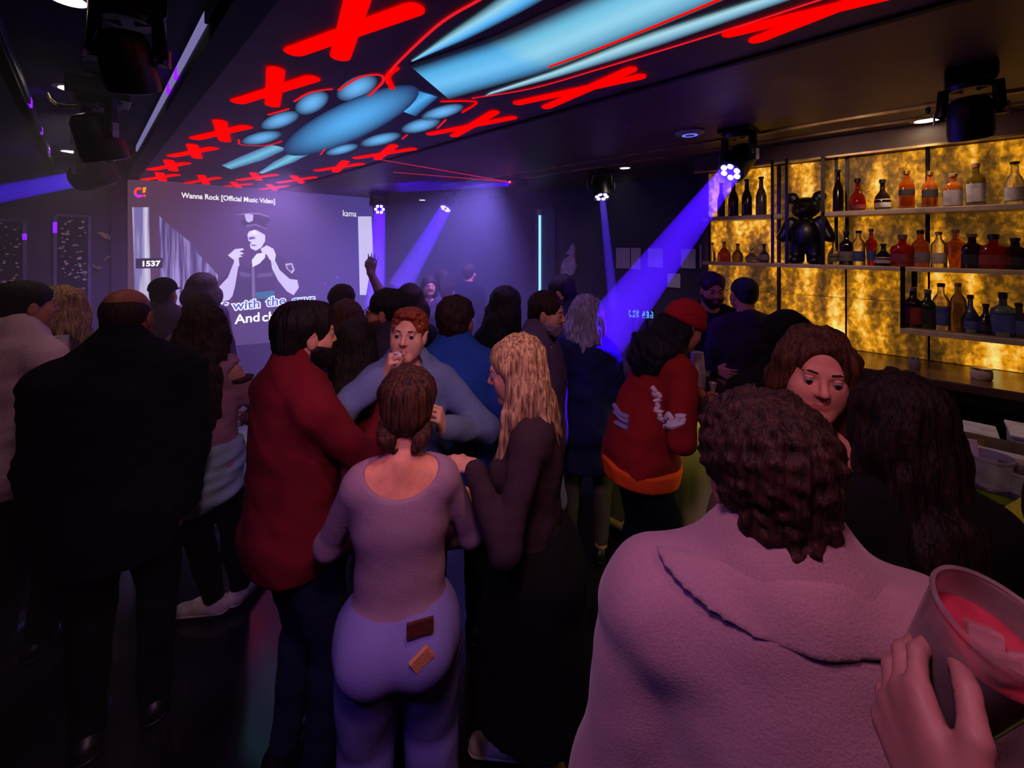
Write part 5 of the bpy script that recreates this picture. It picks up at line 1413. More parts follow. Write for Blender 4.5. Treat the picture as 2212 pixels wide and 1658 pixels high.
# man in the mauve-beige coat in front of us
loc, yw = stand(1684, 0.66, -20)
M_COAT = cloth('wool_coat', (158, 118, 126), 0.35, 130, rough=1.0, sheen=0.2)
def coat_collar(ctx):
    tp, s, T = ctx['tp'], ctx['s'], ctx['T']
    f = Field(tp(0, 0, 1.45) - 0.30, tp(0, 0, 1.45) + 0.30, 0.0058)
    for p in ctx['torso']: f.prim(p, 0.054)
    sw_ = 0.15
    f.prim(('cap', tp(-sw_, -0.01, 1.435), tp(sw_, -0.01, 1.435), 0.050 * s, 0.050 * s, 0.04), 0.054)
    f.prim(('ell', tp(0, -0.02, 1.475), nv(0.105, 0.105, 0.13) * s, T, 0.03)); f.wrinkle(0.002, 30, 3)
    f.prim(('half', tp(0, -0.09, 1.56), T @ unit(nv(0, 0.45, 1)), 0.010), neg=True)
    f.prim(('half', tp(0, -0.12, 1.455), T @ unit(nv(-0.10, -0.15, -1)), 0.004), neg=True)
    f.keep(tp(0, 0.0, 1.58), nv(0.215, 0.24, 0.112) * s)
    f.prim(('half', tp(0, 0.02, 1.4), T @ unit(nv(0, 1, 0.0)), 0.01), neg=True)
    f.prim(('cap', tp(0, 0.0, 1.47), tp(0, 0.05, 1.65), 0.076 * s, 0.085 * s, 0.006), neg=True)
    f.build('coat_collar', M_COAT, ctx['root'])
    slab_local(ctx, 'back_vent_seam', tuple(tp(0, -0.162, 1.12)), (0.004, 0.004, 0.5), cloth('coat_seam', (110, 84, 92)), bev=0)
person('tall man with curly dark hair in a mauve-beige wool coat nearest to us', loc, yw, 1.735, 'm', 1.02, res=0, head=(-4, 4, -3), skin=SK1, shoulder=1.10,
       top=dict(mat=M_COAT, name='coat', off=0.036, hem=0.60, flare=(0.205, 0.16), straight=True, pads=1.435, wr=0.004, wf=14, loose=True, neck=((0, 0.04, 1.56), (0.085, 0.10, 0.07))), bottom=dict(mat=DK), shoes=dict(mat=SHOED), extra=coat_collar,
       hair=dict(style='short', mat=hairm('hair_auburn', (22, 11, 10), (64, 34, 29)), vol=0.018, nape=0.036, amp=0.003, lump=0.0045, lf=120))
# arm with the cup: someone standing just right of us
loc, yw = tuple(Vector(cdir(0.42, -0.18))), math.degrees(CAM_RZ)
cupP = at3(2158, 1352, 0.37)
person('person just outside the frame holding up the pink drink', loc, yw, 1.74, 'm', 1.0, res=0, skin=(150, 98, 96), arms=(dict(to=(cdir(0.335, 0.325)[0], cdir(0.335, 0.325)[1], 1.550), elbow=(-0.6, -0.3, -1), dir=ldir(yw, 0.22, 0.85, 0.48), palm=ldir(yw, 1, -0.15, -0.2), curl=0.50, thumb=0.45), None), top=dict(mat=cloth('sleeve_crimson', (140, 26, 44), 0.4), name='sweater', off=0.02, hem=0.85), bottom=dict(mat=DK), shoes=dict(mat=SHOED), hair=dict(style='short', mat=H_BRN))
# hazy figures at the far side
for k, (px, t, h, m, st) in enumerate(((955, 5.3, 1.66, PLUM, 'long'), (1012, 5.6, 1.72, DKB, 'short'), (926, 5.0, 1.60, PLUM, 'long'))):
    loc, yw = stand(px, t, (-40, 30, 170)[k])
    person(('hazy woman far off right of the light beams, middle of three', 'hazy tall man far off, rightmost of three', 'short hazy woman far off, nearest the slanting beam')[k], loc, yw, h, 'f' if st == 'long' else 'm', 1.0, res=2, skin=SK2, top=dict(mat=m, name='shirt', off=0.024, hem=0.82), bottom=dict(mat=DK), shoes=dict(mat=SHOED), hair=dict(style=st, mat=H_DBR, vol=0.01, len=0.25))
# ------------------------------------------------------------------ moving heads, downlights and other ceiling gear
m_lens = glow('lens_blue_white', lin(196, 176, 255), 6.0)
m_lensd = surf('lens_dark', lin(30, 28, 44), 0.08, spec=0.8)
m_lbl = surf('label_pale', lin(190, 180, 215), 0.5)
def moving_head(label, base, drop, aim, lit, scale=1.0, tag_dir=None, rod=0.0):
    """base: point on the ceiling; drop: how far below it the tilting head hangs; aim: point the beam goes to"""
    b = Vector(base); s = scale
    r = thing('moving_head_light', label, 'stage light', b, 0, 'moving heads hung under the ceiling')
    hz = b.z - drop
    c = Vector((b.x, b.y, hz))
    d = (Vector(aim) - c).normalized()
    side = d.cross(Vector((0, 0, 1))).normalized()
    top = hz + 0.20 * s
    if b.z - top > 0.10 * s + 0.02:
        MB().tube([b, (b.x, b.y, top + 0.09 * s)], 0.022).build('hanging_pole', m_metal, r)
        MB().box((b.x - 0.06, b.y - 0.06, b.z - 0.015), (b.x + 0.06, b.y + 0.06, b.z)).build('ceiling_plate', m_metal, r)
    ba = MB().box((b.x - 0.13 * s, b.y - 0.11 * s, top + 0.005), (b.x + 0.13 * s, b.y + 0.11 * s, min(b.z, top + 0.10 * s)), 0.012).build('base', m_plast, r)
    to_cam = Vector((-b.x, -b.y, 0)).normalized()
    tg = Vector((b.x, b.y, top + 0.05)) + Vector(tag_dir or to_cam) * 0.135 * s
    yk = MB()
    yk.lathe([(0.09 * s, 0), (0.10 * s, 0.03 * s), (0.07 * s, 0.035 * s)], (b.x, b.y, top - 0.028 * s), (0, 0, 1), 18)
    for q in (-1, 1):
        p0 = Vector((b.x, b.y, top - 0.01)) + side * q * 0.10 * s
        yk.tube([Vector((b.x, b.y, top - 0.012)) + side * q * 0.03 * s, p0 + side * q * 0.015 * s, c + side * q * 0.122 * s + Vector((0, 0, 0.03)), c + side * q * 0.118 * s], [0.026 * s, 0.030 * s, 0.030 * s, 0.036 * s], 10)
    yo = yk.build('yoke', m_plast, r)
    for q in (-1, 1):
        n = side * q
        o = MB()
        p = c + n * 0.156 * s + Vector((0, 0, 0.03 * s))
        o.box((-0.014 * s, -0.003, -0.04 * s), (0.014 * s, 0.003, 0.04 * s), 0.002)
        oo = o.build('label_plate', m_lbl, None); oo.parent = yo
        oo.location = p - b; oo.rotation_euler = n.to_track_quat('Y', 'Z').to_euler()
    hd = MB()
    hd.lathe([(0.03 * s, -0.135 * s), (0.075 * s, -0.125 * s), (0.095 * s, -0.09 * s), (0.10 * s, 0.0), (0.104 * s, 0.085 * s), (0.10 * s, 0.12 * s), (0.088 * s, 0.125 * s), (0.086 * s, 0.112 * s), (0.0005, 0.110 * s)], c, d, 26)
    ho = hd.build('head', m_plast, r)
    MB().lathe([(0.088 * s, 0.1125 * s), (0.0005, 0.1135 * s)], c, d, 22).build('lens_plate', m_lensd, ho)
    up = side.cross(d).normalized()
    dots = [(0, 0)] if False else [(math.cos(2 * math.pi * k / 6), math.sin(2 * math.pi * k / 6)) for k in range(6)]
    for u, v in dots:
        p = c + (side * u + up * v) * 0.055 * s
        MB().lathe([(0.022 * s, 0.1135 * s), (0.021 * s, 0.122 * s), (0.0005, 0.126 * s)], p, d, 10).build('lamp_cell', m_lens if lit else m_lensd, ho)
    return c + d * 0.13 * s, d

m_beam = haze_mat('beam_haze', (0.95, 0.9, 1.0), 1.3)
def beam(label, src, end, r0, r1, power, color, dens=None):
    """a shaft of thick haze lit by its own spotlight"""
    a, e = Vector(src), Vector(end)
    d = (e - a).normalized()
    L = (e - a).length
    mb = MB().tube([a, a + d * L * 0.5, e], [r0, (r0 + r1) / 2, r1], 24)
    o = mb.build('light_beam', m_beam, None)
    prop(o, label, 'light beam', 'blue light beams in the haze')
    ang = 2 * math.degrees(math.atan((r1 - r0) / L)) + 2.0
    back = r0 / max((r1 - r0) / L, 0.01)
    l = lamp('beam_lamp', 'AREA', a + d * 0.010, color, power, e, r0 * 2.0)
    l.data.shape = 'DISK'; l.data.spread = math.radians(max(ang, 3.0))
    return o

BLUE = (0.055, 0.0, 1.0)
c1 = at(276, 1.62, BAY_Z); c2 = at(214, 2.55, BAY_Z); c3 = at(205, 3.95, BAY_Z)
moving_head('big dark moving head nearest us under the dark light bay', c1, 0.32, c1 + Vector((0.25, 0.5, -1.3)), False, 0.85)
moving_head('middle moving head of the three under the dark light bay', c2, 0.38, c2 + Vector((0.35, 0.15, -1.6)), False, 1.1)
s3, d3 = moving_head('moving head throwing a blue beam off to the left edge', c3, 0.38, at3(-30, 424, 4.0), True, 1.2)
beam('blue beam running to the left edge from the far moving head', s3, s3 + d3 * 1.4, 0.07, 0.09, 40, BLUE)
b4 = at(1595, 3.15, CEIL_Z)
e4 = at3(1310, 716, 2.70)
s4, d4 = moving_head('lit moving head over the left end of the glowing shelves', b4, 0.235, e4, True, 1.0)
beam('broad blue beam slanting down from above the bar to the ash-haired woman', s4, e4 + (e4 - s4) * 0.03, 0.075, 0.16, 260, BLUE)
b5 = at(2095, 2.05, CEIL_Z)
moving_head('unlit moving head before the right part of the glowing shelves', b5, 0.24, b5 + Vector((0.25, -0.05, -1.2)), False, 0.80)
b6 = at(1298, 4.9, CEIL_Z)
s6, d6 = moving_head('moving head over the paper sheets sending down a thin blue beam', b6, 0.20, at3(1326, 660, 4.3), True, 1.0)
beam('thin blue beam falling almost straight beside the paper sheets', at3(1301, 428, 4.85), at3(1326, 665, 4.35), 0.035, 0.05, 45, BLUE)
b7 = at(820, 6.9, CEIL_Z)
s7, d7 = moving_head('moving head facing us right of the video screen', b7, 0.24, at3(814, 560, 5.2), True, 1.05)
beam('blue beam standing upright at the right edge of the video screen', at3(820, 460, 6.7), at3(811, 660, 5.0), 0.085, 0.10, 260, BLUE)
b8 = at(970, 6.6, CEIL_Z)
s8, d8 = moving_head('moving head between the video screen and the light tube', b8, 0.20, at3(872, 605, 6.0), True, 1.05)
beam('blue beam slanting down to the left in the middle of the room', at3(965, 447, 6.5), at3(862, 622, 6.0), 0.09, 0.17, 260, BLUE)

m_dl = glow('downlight_face', (1.0, 0.86, 0.66), 14)
def downlight(label, p, r=0.055, power=6, spot=True):
    o = thing('downlight', label, 'ceiling light', p, 0, 'round downlights in the ceiling')
    MB().lathe([(r * 1.35, 0), (r * 1.35, -0.006), (r, -0.012), (r * 0.95, -0.004)], p, (0, 0, 1), 24).build('trim_ring', m_white, o)
    MB().lathe([(r * 0.95, -0.006), (0.0005, -0.008)], p, (0, 0, 1), 24).build('diffuser', m_dl, o)
    lamp('downlight_lamp', 'SPOT', p - Vector((0, 0, 0.03)), (1, 0.80, 0.55), power, p - Vector((0, 0, 2)), 0.04, 100, 0.7)
downlight('bright downlight over the right part of the glowing shelves', on_ceiling(2002, 257), 0.065, 26)
downlight('small downlight over the dark stretch left of the glowing shelves', on_ceiling(1350, 361), 0.055, 12)
downlight('tiny far downlight above the middle of the room', on_ceiling(912, 431), 0.06, 2)
downlight('downlight in the dark bay between the two nearer moving heads', on_ceiling(160, 190, BAY_Z), 0.075, 9)
downlight('downlight in the dark bay beside the farthest moving head', on_ceiling(155, 326, BAY_Z), 0.085, 4)
downlight('half-cut downlight in the dark bay at the top edge', on_ceiling(146, -6, BAY_Z), 0.06, 4)

m_tube = glow('strip_violet', lin(120, 20, 255), 2.2); m_strip = glow('strip_pale', lin(150, 140, 205), 0.6); m_stripd = surf('strip_off', lin(70, 66, 96), 0.35)
def led_strip(label, x, face, segs):
    """light strip along the side of the dark bay; segs: (y0, y1, material)"""
    o = thing('led_strip', label, 'light strip', (x, 3, BAY_Z - 0.06))
    for y0, y1, m in segs:
        MB().box((min(x, x + face * 0.012), y0, BAY_Z - 0.10), (max(x, x + face * 0.012), y1, BAY_Z - 0.045), 0.003).build('strip_segment', m, o)
led_strip('pale light strip with two violet points along the dark beam by the mural', 0.358, -1, ((1.0, 1.75, m_stripd), (1.75, 2.15, m_stripd), (2.15, 2.9, m_strip), (2.9, 3.02, m_tube), (3.02, 3.2, m_strip), (3.2, 3.33, m_tube), (3.33, 5.6, m_strip), (5.6, 7.0, m_stripd)))
led_strip('dim light strip with violet points on the far side of the dark bay', -0.268, 1, ((1.5, 4.2, m_stripd), (4.2, 4.32, m_tube), (4.32, 5.2, m_stripd), (5.2, 5.3, m_tube), (5.3, 6.2, m_stripd), (6.2, 6.32, m_tube)))
# cables beside the second moving head
cb = thing('power_cable', 'pale looped cables beside the middle moving head', 'cable', tuple(at3(130, 215, 2.6)))
for dz in (0, 0.02):
    MB().tube([at3(103, 201 + dz * 300, 2.65), at3(108, 213 + dz * 300, 2.62), at3(122, 224 + dz * 250, 2.6), at3(145, 228 + dz * 200, 2.58), at3(170, 228 + dz * 200, 2.56)], 0.006, 8).build('cable', surf('cable_pale', lin(190, 170, 120), 0.5), cb)
# flat white disc with a blue ring (ceiling access point)
ap = on_ceiling(1490, 284)
o = thing('access_point', 'white round ceiling disc with a blue glowing ring', 'access point', ap)
MB().lathe([(0.10, 0), (0.105, -0.008), (0.09, -0.022), (0.055, -0.03)], ap, (0, 0, 1), 32).build('housing', m_white, o)
MB().lathe([(0.055, -0.030), (0.045, -0.033), (0.040, -0.030)], ap, (0, 0, 1), 28).build('light_ring', glow('ring_blue', lin(70, 90, 255), 3), o)
MB().lathe([(0.040, -0.030), (0.0005, -0.034)], ap, (0, 0, 1), 28).build('dome', m_white, o)
# small sprinkler above the right downlight
sp = on_ceiling(2005, 232)
o = thing('sprinkler', 'small dark ceiling sprinkler beside the bright downlight', 'sprinkler', sp)
MB().lathe([(0.05, 0), (0.045, -0.01), (0.012, -0.014), (0.012, -0.035)], sp, (0, 0, 1), 16).build('rose', m_metal, o)
MB().lathe([(0.03, -0.050), (0.03, -0.046), (0.004, -0.046), (0.004, -0.030)], sp, (0, 0, 1), 14).build('deflector', m_metal, o)
# laser projector with red rays
lp = on_ceiling(1117, 376)
o = thing('laser_projector', 'small ceiling laser projector sending out red rays', 'projector', lp)
MB().tube([lp, lp - Vector((0, 0, 0.06))], 0.015).build('bracket', m_metal, o)
MB().box((lp.x - 0.10, lp.y - 0.08, lp.z - 0.15), (lp.x + 0.10, lp.y + 0.08, lp.z - 0.06), 0.01).build('case', m_plast, o)
lt = (lp - Vector((0, 0, 0.105))) + Vector((-0.11, 0.02, 0))
MB().ball(lt, 0.014, 8).build('aperture', glow('laser_red', (1, 0.02, 0.06), 8), o)
m_laser = glow('laser_ray', (1.0, 0.03, 0.12), 0.55)
for i, (px, py) in enumerate(((822, 344), (850, 372))):
    e = on_ceiling(px, py - 6) - Vector((0, 0, 0.03))
    prop(MB().tube([lt, e], [0.005, 0.004], 8).build('laser_ray', m_laser, None), ('upper red laser ray reaching the mural', 'lower red laser ray under the mural')[i], 'laser ray', 'red laser rays')
bl = lt + Vector((-0.02, 0.0, -0.03))
beam('short faint blue beam from beside the laser projector', bl, on_ceiling(860, 396) - Vector((0, 0, 0.05)), 0.025, 0.08, 14, BLUE)
# truss block and wall pieces of the far corner
m_tube2 = glow('tube_ice', lin(140, 205, 255), 1.6)
tp0 = on_x(1166, 465, 5.15); tp1 = on_x(1166, 590, 5.15)
o = thing('light_tube', 'upright ice-blue light tube on the far wall', 'light', tp0)
MB().tube([tp1 - Vector((0, 0, 0.3)), tp0], 0.020, 12).build('tube', m_tube2, o)
MB().box((5.16, tp0.y - 0.30, tp1.z - 0.35), (5.195, tp0.y + 0.12, tp0.z + 0.12), 0.004).build('mount_panel', surf('panel_teal', lin(70, 84, 104), 0.6), o)
MB().box((5.14, tp0.y - 0.05, tp0.z), (5.17, tp0.y + 0.05, tp0.z + 0.10), 0.004).build('bracket', m_white, o)
# pale wing-shaped sculpture
wc = on_x(1225, 572, 5.0)
o = thing('wall_sculpture', 'pale curved wing-shaped sculpture on the far wall', 'sculpture', wc)
def wing(pts, name):
    P = [on_x(px, py, 5.08) for px, py in pts]
    mb = MB(); mb.slab(P, (0.06, 0, 0)); w = mb.build(name, surf('sculpture_white', lin(228, 218, 238), 0.6), o)
    bv = w.modifiers.new('bev', 'BEVEL'); bv.width = 0.02; bv.segments = 3
wing([(1210, 575), (1216, 560), (1226, 553), (1240, 548), (1243, 578), (1238, 592), (1222, 600), (1210, 594)], 'lobe')
wing([(1217, 558), (1232, 532), (1238, 524), (1242, 546), (1232, 552), (1224, 548)], 'tip')
MB().box((5.09, wc.y - 0.03, wc.z - 0.03), (5.2, wc.y + 0.03, wc.z + 0.03)).build('bracket', m_metal, o)
# sheets of paper on the far wall
m_paper = surf('paper_lilac', lin(228, 216, 240), 0.8, var=0.06)
for i, (x0, y0, x1, y1, w) in enumerate(((1331, 535, 1361, 580, 'leftmost of the upper row'), (1363, 535, 1384, 582, 'second of the upper row'), (1442, 590, 1470, 622, 'alone on the lower row'), (1471, 537, 1503, 580, 'third of the upper row'), (1512, 528, 1546, 580, 'beside the glowing shelves'), (1400, 536, 1432, 578, 'crossed by the blue beam'))):
    a, b = on_x(x0, y0, 5.19), on_x(x1, y1, 5.19)
    if i == 4: a, b = Vector((5.19, a.y, a.z)), Vector((5.19, b.y, b.z))
    q = MB().box((5.186, min(a.y, b.y), b.z), (5.194, max(a.y, b.y), a.z), 0.002).build('paper_sheet', m_paper, None)
    prop(q, 'pale paper sheet on the far wall, ' + w, 'poster', 'paper sheets on the far wall')
# little blue dot displays
m_dot = glow('display_blue', lin(90, 150, 255), 1.6)
for i, (x0, y0, x1, y1) in enumerate(((1358, 669, 1380, 685), (1387, 671, 1411, 687))):
    a, b = at3(x0, y0, 2.9), at3(x1, y1, 2.9)
    o = thing('till_display', ('left blue dot display standing on the bar end', 'right blue dot display standing on the bar end')[i], 'display', (a + b) / 2)
    u = (b - a); u.z = 0; L = u.length; u.normalize(); n = Vector((-u.y, u.x, 0))
    mb = MB()
    mb.slab([a - u * .006 + Vector((0, 0, .006)), b + u * .006 + Vector((0, 0, .006 + a.z - b.z)), Vector((b.x, b.y, b.z)) + u * .006, Vector((a.x, a.y, b.z)) - u * .006], n * 0.03)
    mb.build('case', m_plast, o)
    MB().tube([(a + b) / 2 + n * .02 - Vector((0, 0, .02)), Vector((((a + b) / 2 + n * .02).x, ((a + b) / 2 + n * .02).y, 1.10))], 0.012).build('stand', m_metal, o)
    rg = random.Random(i + 2); mb = MB()
    for r in range(6):
        for c in range(11):
            if c % 4 == 3 or rg.random() < 0.38: continue
            p = a + u * (L * (c + 0.5) / 11) - Vector((0, 0, (a.z - b.z) * (r + 0.5) / 6)) - n * 0.002
            w = L / 11 * 0.42
            mb.slab([p - u * w + Vector((0, 0, w)), p + u * w + Vector((0, 0, w)), p + u * w - Vector((0, 0, w)), p - u * w - Vector((0, 0, w))], n * 0.001)
    d = mb.build('dot_matrix', m_dot, o); d['kind'] = 'stuff'
# framed mirror mosaics on the back wall, left
m_mos = surf('mosaic', lin(34, 30, 40), 0.12, 0.3, 0, 40, col2=lin(150, 140, 140), detail=1)
m_chip = surf('mosaic_chip', lin(226, 216, 200), 0.45, 0.0, 0.3, 30)
m_fr = surf('frame_violet_grey', lin(120, 108, 150), 0.4)
def mosaic(label, x0, y0, x1, y1, lits, seed):
    a, b = on_back(x0, y0, BACK_Y), on_back(x1, y1, BACK_Y)
    zb = min(b.z, 1.05)
    o = thing('framed_mosaic', label, 'wall panel', ((a.x + b.x) / 2, BACK_Y, (a.z + zb) / 2), 0, 'framed glittering panels on the back wall')
    w = 0.030
    for p, q in (((a.x, zb), (a.x + w, a.z)), ((b.x - w, zb), (b.x, a.z)), ((a.x, a.z - w), (b.x, a.z))):
        MB().box((p[0], BACK_Y - 0.035, p[1]), (q[0], BACK_Y, q[1]), 0.003).build('frame_bar', m_fr, o)
    for fx, fz0, fz1 in lits:
        xx = a.x if fx == 0 else b.x - w
        MB().box((xx - .002, BACK_Y - 0.040, fz0), (xx + w + .002, BACK_Y - 0.03, fz1), 0.002).build('lit_segment', m_tube, o)
    MB().box((a.x + w, BACK_Y - 0.012, zb), (b.x - w, BACK_Y, a.z - w)).build('backing', surf('mosaic_back', lin(26, 22, 32), 0.3), o)
    rg = random.Random(seed)
    for k in range(72):
        x, z = rg.uniform(a.x + w + .02, b.x - w - .02), rg.uniform(zb + 0.1, a.z - w - .02)
        r = rg.uniform(0.006, 0.017)
        ang = rg.uniform(0, 3.1)
        pts = [Vector((x + r * math.cos(ang + t) * (1.7 if j % 2 else 1), BACK_Y - 0.020 - rg.uniform(0, .006), z + r * math.sin(ang + t))) for j, t in enumerate((0, 1.4, 2.9, 4.5))]
        MB().slab(pts, (0, 0.012, 0)).build('chip', m_chip, o)
mosaic('framed glittering panel with two violet segments left of the screen', 115, 462, 197, 700, ((0, 2.13, 2.26), (1, 1.02, 1.18)), 1)
mosaic('framed glittering panel half hidden at the left edge', -60, 470, 58, 640, ((1, 2.05, 2.12),), 2)
# gold bird-shaped wall ornaments
m_gold = surf('ornament_gold', lin(190, 180, 130), 0.3, 0.8)
for i, (pts, lab) in enumerate((([(208, 503), (222, 500), (232, 508), (243, 516), (240, 511), (230, 503), (240, 518), (226, 515), (218, 508)], 'highest gold wing ornament beside the framed panel'), ([(222, 562), (232, 553), (243, 552), (240, 557), (236, 555), (228, 561), (242, 562)], 'small gold wing ornament beside the screen'), ([(199, 569), (207, 575), (217, 574), (221, 580), (214, 580), (216, 585), (207, 580), (201, 578)], 'lowest gold wing ornament touching the framed panel'))):
    P = [on_back(px, py, BACK_Y - 0.03) for px, py in pts[:len(pts)]]
    q = MB().slab(P, (0, 0.03, 0)).build('wall_ornament', m_gold, None)
    prop(q, lab, 'ornament', 'gold wing ornaments')
# small coloured light dots on the screen, given made-up balls and mounts
for i, (px, py, m) in enumerate(((731, 600, (30, 70, 220)), (707, 615, (60, 40, 200)))):
    c = on_back(px, py, SCY - 0.03)
    o = thing('screen_light_dot', ('upper blue and red light dot added on the screen as a glowing ball', 'lower violet and red light dot added on the screen as a glowing ball')[i], 'light dot', c)
    MB().ball(c, 0.028, 10).build('ball', glow('toy_%d' % i, lin(*m), 1.2), o)
    MB().ball(c + Vector((-0.03, 0.0, 0.03)), 0.018, 8).build('tip', glow('toy_red', lin(200, 40, 90), 1.0), o)
    MB().tube([c, c + Vector((0, 0.035, 0))], 0.012, 8).build('mount', m_plast, o)

# ------------------------------------------------------------------ bottles on the shelves
def z4(x, y): return (1500 + x * 0.32188, 280 + y * 0.32188)
def glassm(name, rgb, rough=0.08, trans=0.75):
    return surf('glass_' + name, lin(*rgb), rough, 0, 0.1, 12, trans=trans, spec=0.6)
G = dict(amber=glassm('amber', (190, 80, 20)), red=glassm('red', (190, 40, 16)), clear=glassm('clear', (225, 215, 205), 0.05, 0.9), dark=glassm('dark', (42, 24, 16), 0.12, 0.3), green=glassm('green', (36, 58, 30), 0.12, 0.4),
         blue=glassm('blue', (66, 84, 150), 0.1, 0.6), orange=glassm('orange', (220, 110, 40)), olive=glassm('olive', (120, 96, 30)), slate=glassm('slate', (70, 62, 80), 0.15, 0.4))
LAB = dict(white=surf('label_white', lin(196, 176, 168), 0.7), black=surf('label_black', lin(26, 20, 18), 0.6), red=surf('label_red', lin(130, 36, 24), 0.6), blue=surf('label_blue', lin(70, 78, 140), 0.6), grey=surf('label_grey', lin(126, 112, 120), 0.7))
CAPM = dict(black=surf('cap_black', lin(20, 16, 16), 0.4), silver=surf('cap_silver', lin(190, 180, 180), 0.25, 0.9), gold=surf('cap_gold', lin(190, 140, 60), 0.3, 0.9), brown=surf('cap_cork', lin(120, 78, 50), 0.7))
SHAPES = {  # (radius, height) fractions of half width and full height, section power
    'round':  ([(0.85, 0), (1.0, 0.03), (1.0, 0.30), (0.92, 0.42), (0.55, 0.58), (0.30, 0.68), (0.26, 0.88), (0.30, 0.90)], 2.0),
    'tall':   ([(0.92, 0), (1.0, 0.02), (1.0, 0.60), (0.85, 0.68), (0.42, 0.78), (0.36, 0.90), (0.40, 0.92)], 2.0),
    'square': ([(0.94, 0), (1.0, 0.02), (1.0, 0.58), (0.88, 0.66), (0.40, 0.74), (0.36, 0.88), (0.40, 0.90)], 5.0),
    'wide':   ([(0.92, 0), (1.0, 0.03), (1.0, 0.55), (0.90, 0.64), (0.34, 0.72), (0.30, 0.84), (0.34, 0.86)], 4.0),
    'taper':  ([(0.55, 0), (0.62, 0.03), (1.0, 0.60), (0.95, 0.66), (0.36, 0.74), (0.32, 0.90), (0.36, 0.92)], 2.4),
    'flask':  ([(0.7, 0), (0.95, 0.06), (1.0, 0.28), (0.85, 0.46), (0.45, 0.58), (0.30, 0.66), (0.28, 0.86), (0.34, 0.88)], 2.0),
    'wine':   ([(0.95, 0), (1.0, 0.02), (1.0, 0.50), (0.75, 0.62), (0.42, 0.72), (0.38, 0.94), (0.44, 0.95)], 2.0)}
def bottle(label, zx, ztop, zbot, wpx, shape, glass, cap, lab, shelf_z, depth=0.12, labspan=(0.14, 0.42), group='bottles on the glowing shelves', diag=False):
    px, _ = z4(zx, 0)
    X = SX0 + depth
    base = on_x(px, 500, X)
    t = X / ray(px)[0]
    H = (zbot - ztop) * 0.32188 / F_PX * t
    W = wpx * 0.32188 / F_PX * t / 2 * 0.98
    base.z = shelf_z
    o = thing('bottle', label, 'bottle', base, 0, group)
    prof, pw = SHAPES[shape]
    n = 20
    MB().lathe([(0.0005, 0.002)] + [(r * W, h * H) for r, h in prof], base, (0, 0, 1), n, 0.8, 1.0, pw).build('glass_body', G[glass], o)
    hr, hh = prof[-1]
    MB().lathe([(hr * W * 1.15, hh * H), (hr * W * 1.2, H * 0.985), (hr * W * 0.9, H), (0.0005, H)], base, (0, 0, 1), 14, 0.9, 1.0).build('cap', CAPM[cap], o)
    if lab:
        a, b = labspan
        rr = 1.012
        def rad(f):
            for (r0, h0), (r1, h1) in zip(prof, prof[1:]):
                if h0 <= f <= h1: return r0 + (r1 - r0) * (f - h0) / max(h1 - h0, 1e-6)
            return 1
        MB().lathe([(rad(a) * W * rr, a * H), (rad((a + b) / 2) * W * rr, (a + b) / 2 * H), (rad(b) * W * rr, b * H)], base, (0, 0, 1), n, 0.8, 1.0, pw).build('paper_label', LAB[lab], o)
    return o
B = bottle
B('slim dark bottle in the narrow niche beside the bear figure', 965, 235, 520, 62, 'wine', 'dark', 'black', None, T_Z)
B('round-shouldered cognac bottle with red-brown liquor, first on the top shelf', 1095, 290, 512, 92, 'flask', 'red', 'black', 'red', T_Z, labspan=(0.08, 0.2))
B('dark round bottle with a white label, second on the top shelf', 1262, 292, 500, 90, 'flask', 'dark', 'black', 'white', T_Z, labspan=(0.10, 0.36))
B('tall square bottle with a dark slanting label, third on the top shelf', 1425, 235, 498, 82, 'square', 'amber', 'gold', 'black', T_Z, labspan=(0.36, 0.5))
B('tall square orange bottle with a black band, fourth on the top shelf', 1580, 242, 490, 80, 'square', 'orange', 'gold', 'black', T_Z, labspan=(0.30, 0.5))
B('flat bottle with a pale square label, fifth on the top shelf', 1735, 262, 490, 92, 'square', 'orange', 'brown', 'grey', T_Z, labspan=(0.06, 0.50))
B('tall dark-necked bottle with a pale label, sixth on the top shelf', 1888, 188, 478, 92, 'square', 'olive', 'brown', 'grey', T_Z, labspan=(0.10, 0.52))
B('clear bottle with a grey label, seventh on the top shelf', 2150, 180, 470, 96, 'wine', 'clear', 'black', 'grey', T_Z, labspan=(0.10, 0.40))
for zx, ztop, w, lab in ((180, 330, 50, 'tall dark wine bottle leftmost on the upper left shelf'), (262, 320, 66, 'tall dark wine bottle second on the upper left shelf'), (352, 312, 66, 'tall dark wine bottle third on the upper left shelf'), (448, 300, 66, 'tall slate wine bottle nearest the post on the upper left shelf')):
    B(lab, zx, ztop, 560, w, 'wine', 'slate' if zx > 400 else 'dark', 'black', None, T_Z)
for a in ((120, 765, 890, 46, 'flask', 'clear', 'silver', None, 'small clear decanter at the far left of the middle shelf'), (200, 755, 890, 84, 'round', 'amber', 'silver', None, 'squat amber decanter on the left of the middle shelf'), (290, 768, 892, 70, 'flask', 'olive', 'gold', None, 'crown-stoppered decanter left of the bear figure'),
          (385, 800, 892, 80, 'flask', 'clear', 'silver', 'grey', 'low clear flask left of the bear figure'), (468, 765, 892, 66, 'flask', 'slate', 'black', 'grey', 'dark flask nearest the post left of the bear figure')):
    B(a[8], a[0], a[1], a[2], a[3], a[4], a[5], a[6], a[7], M_Z)
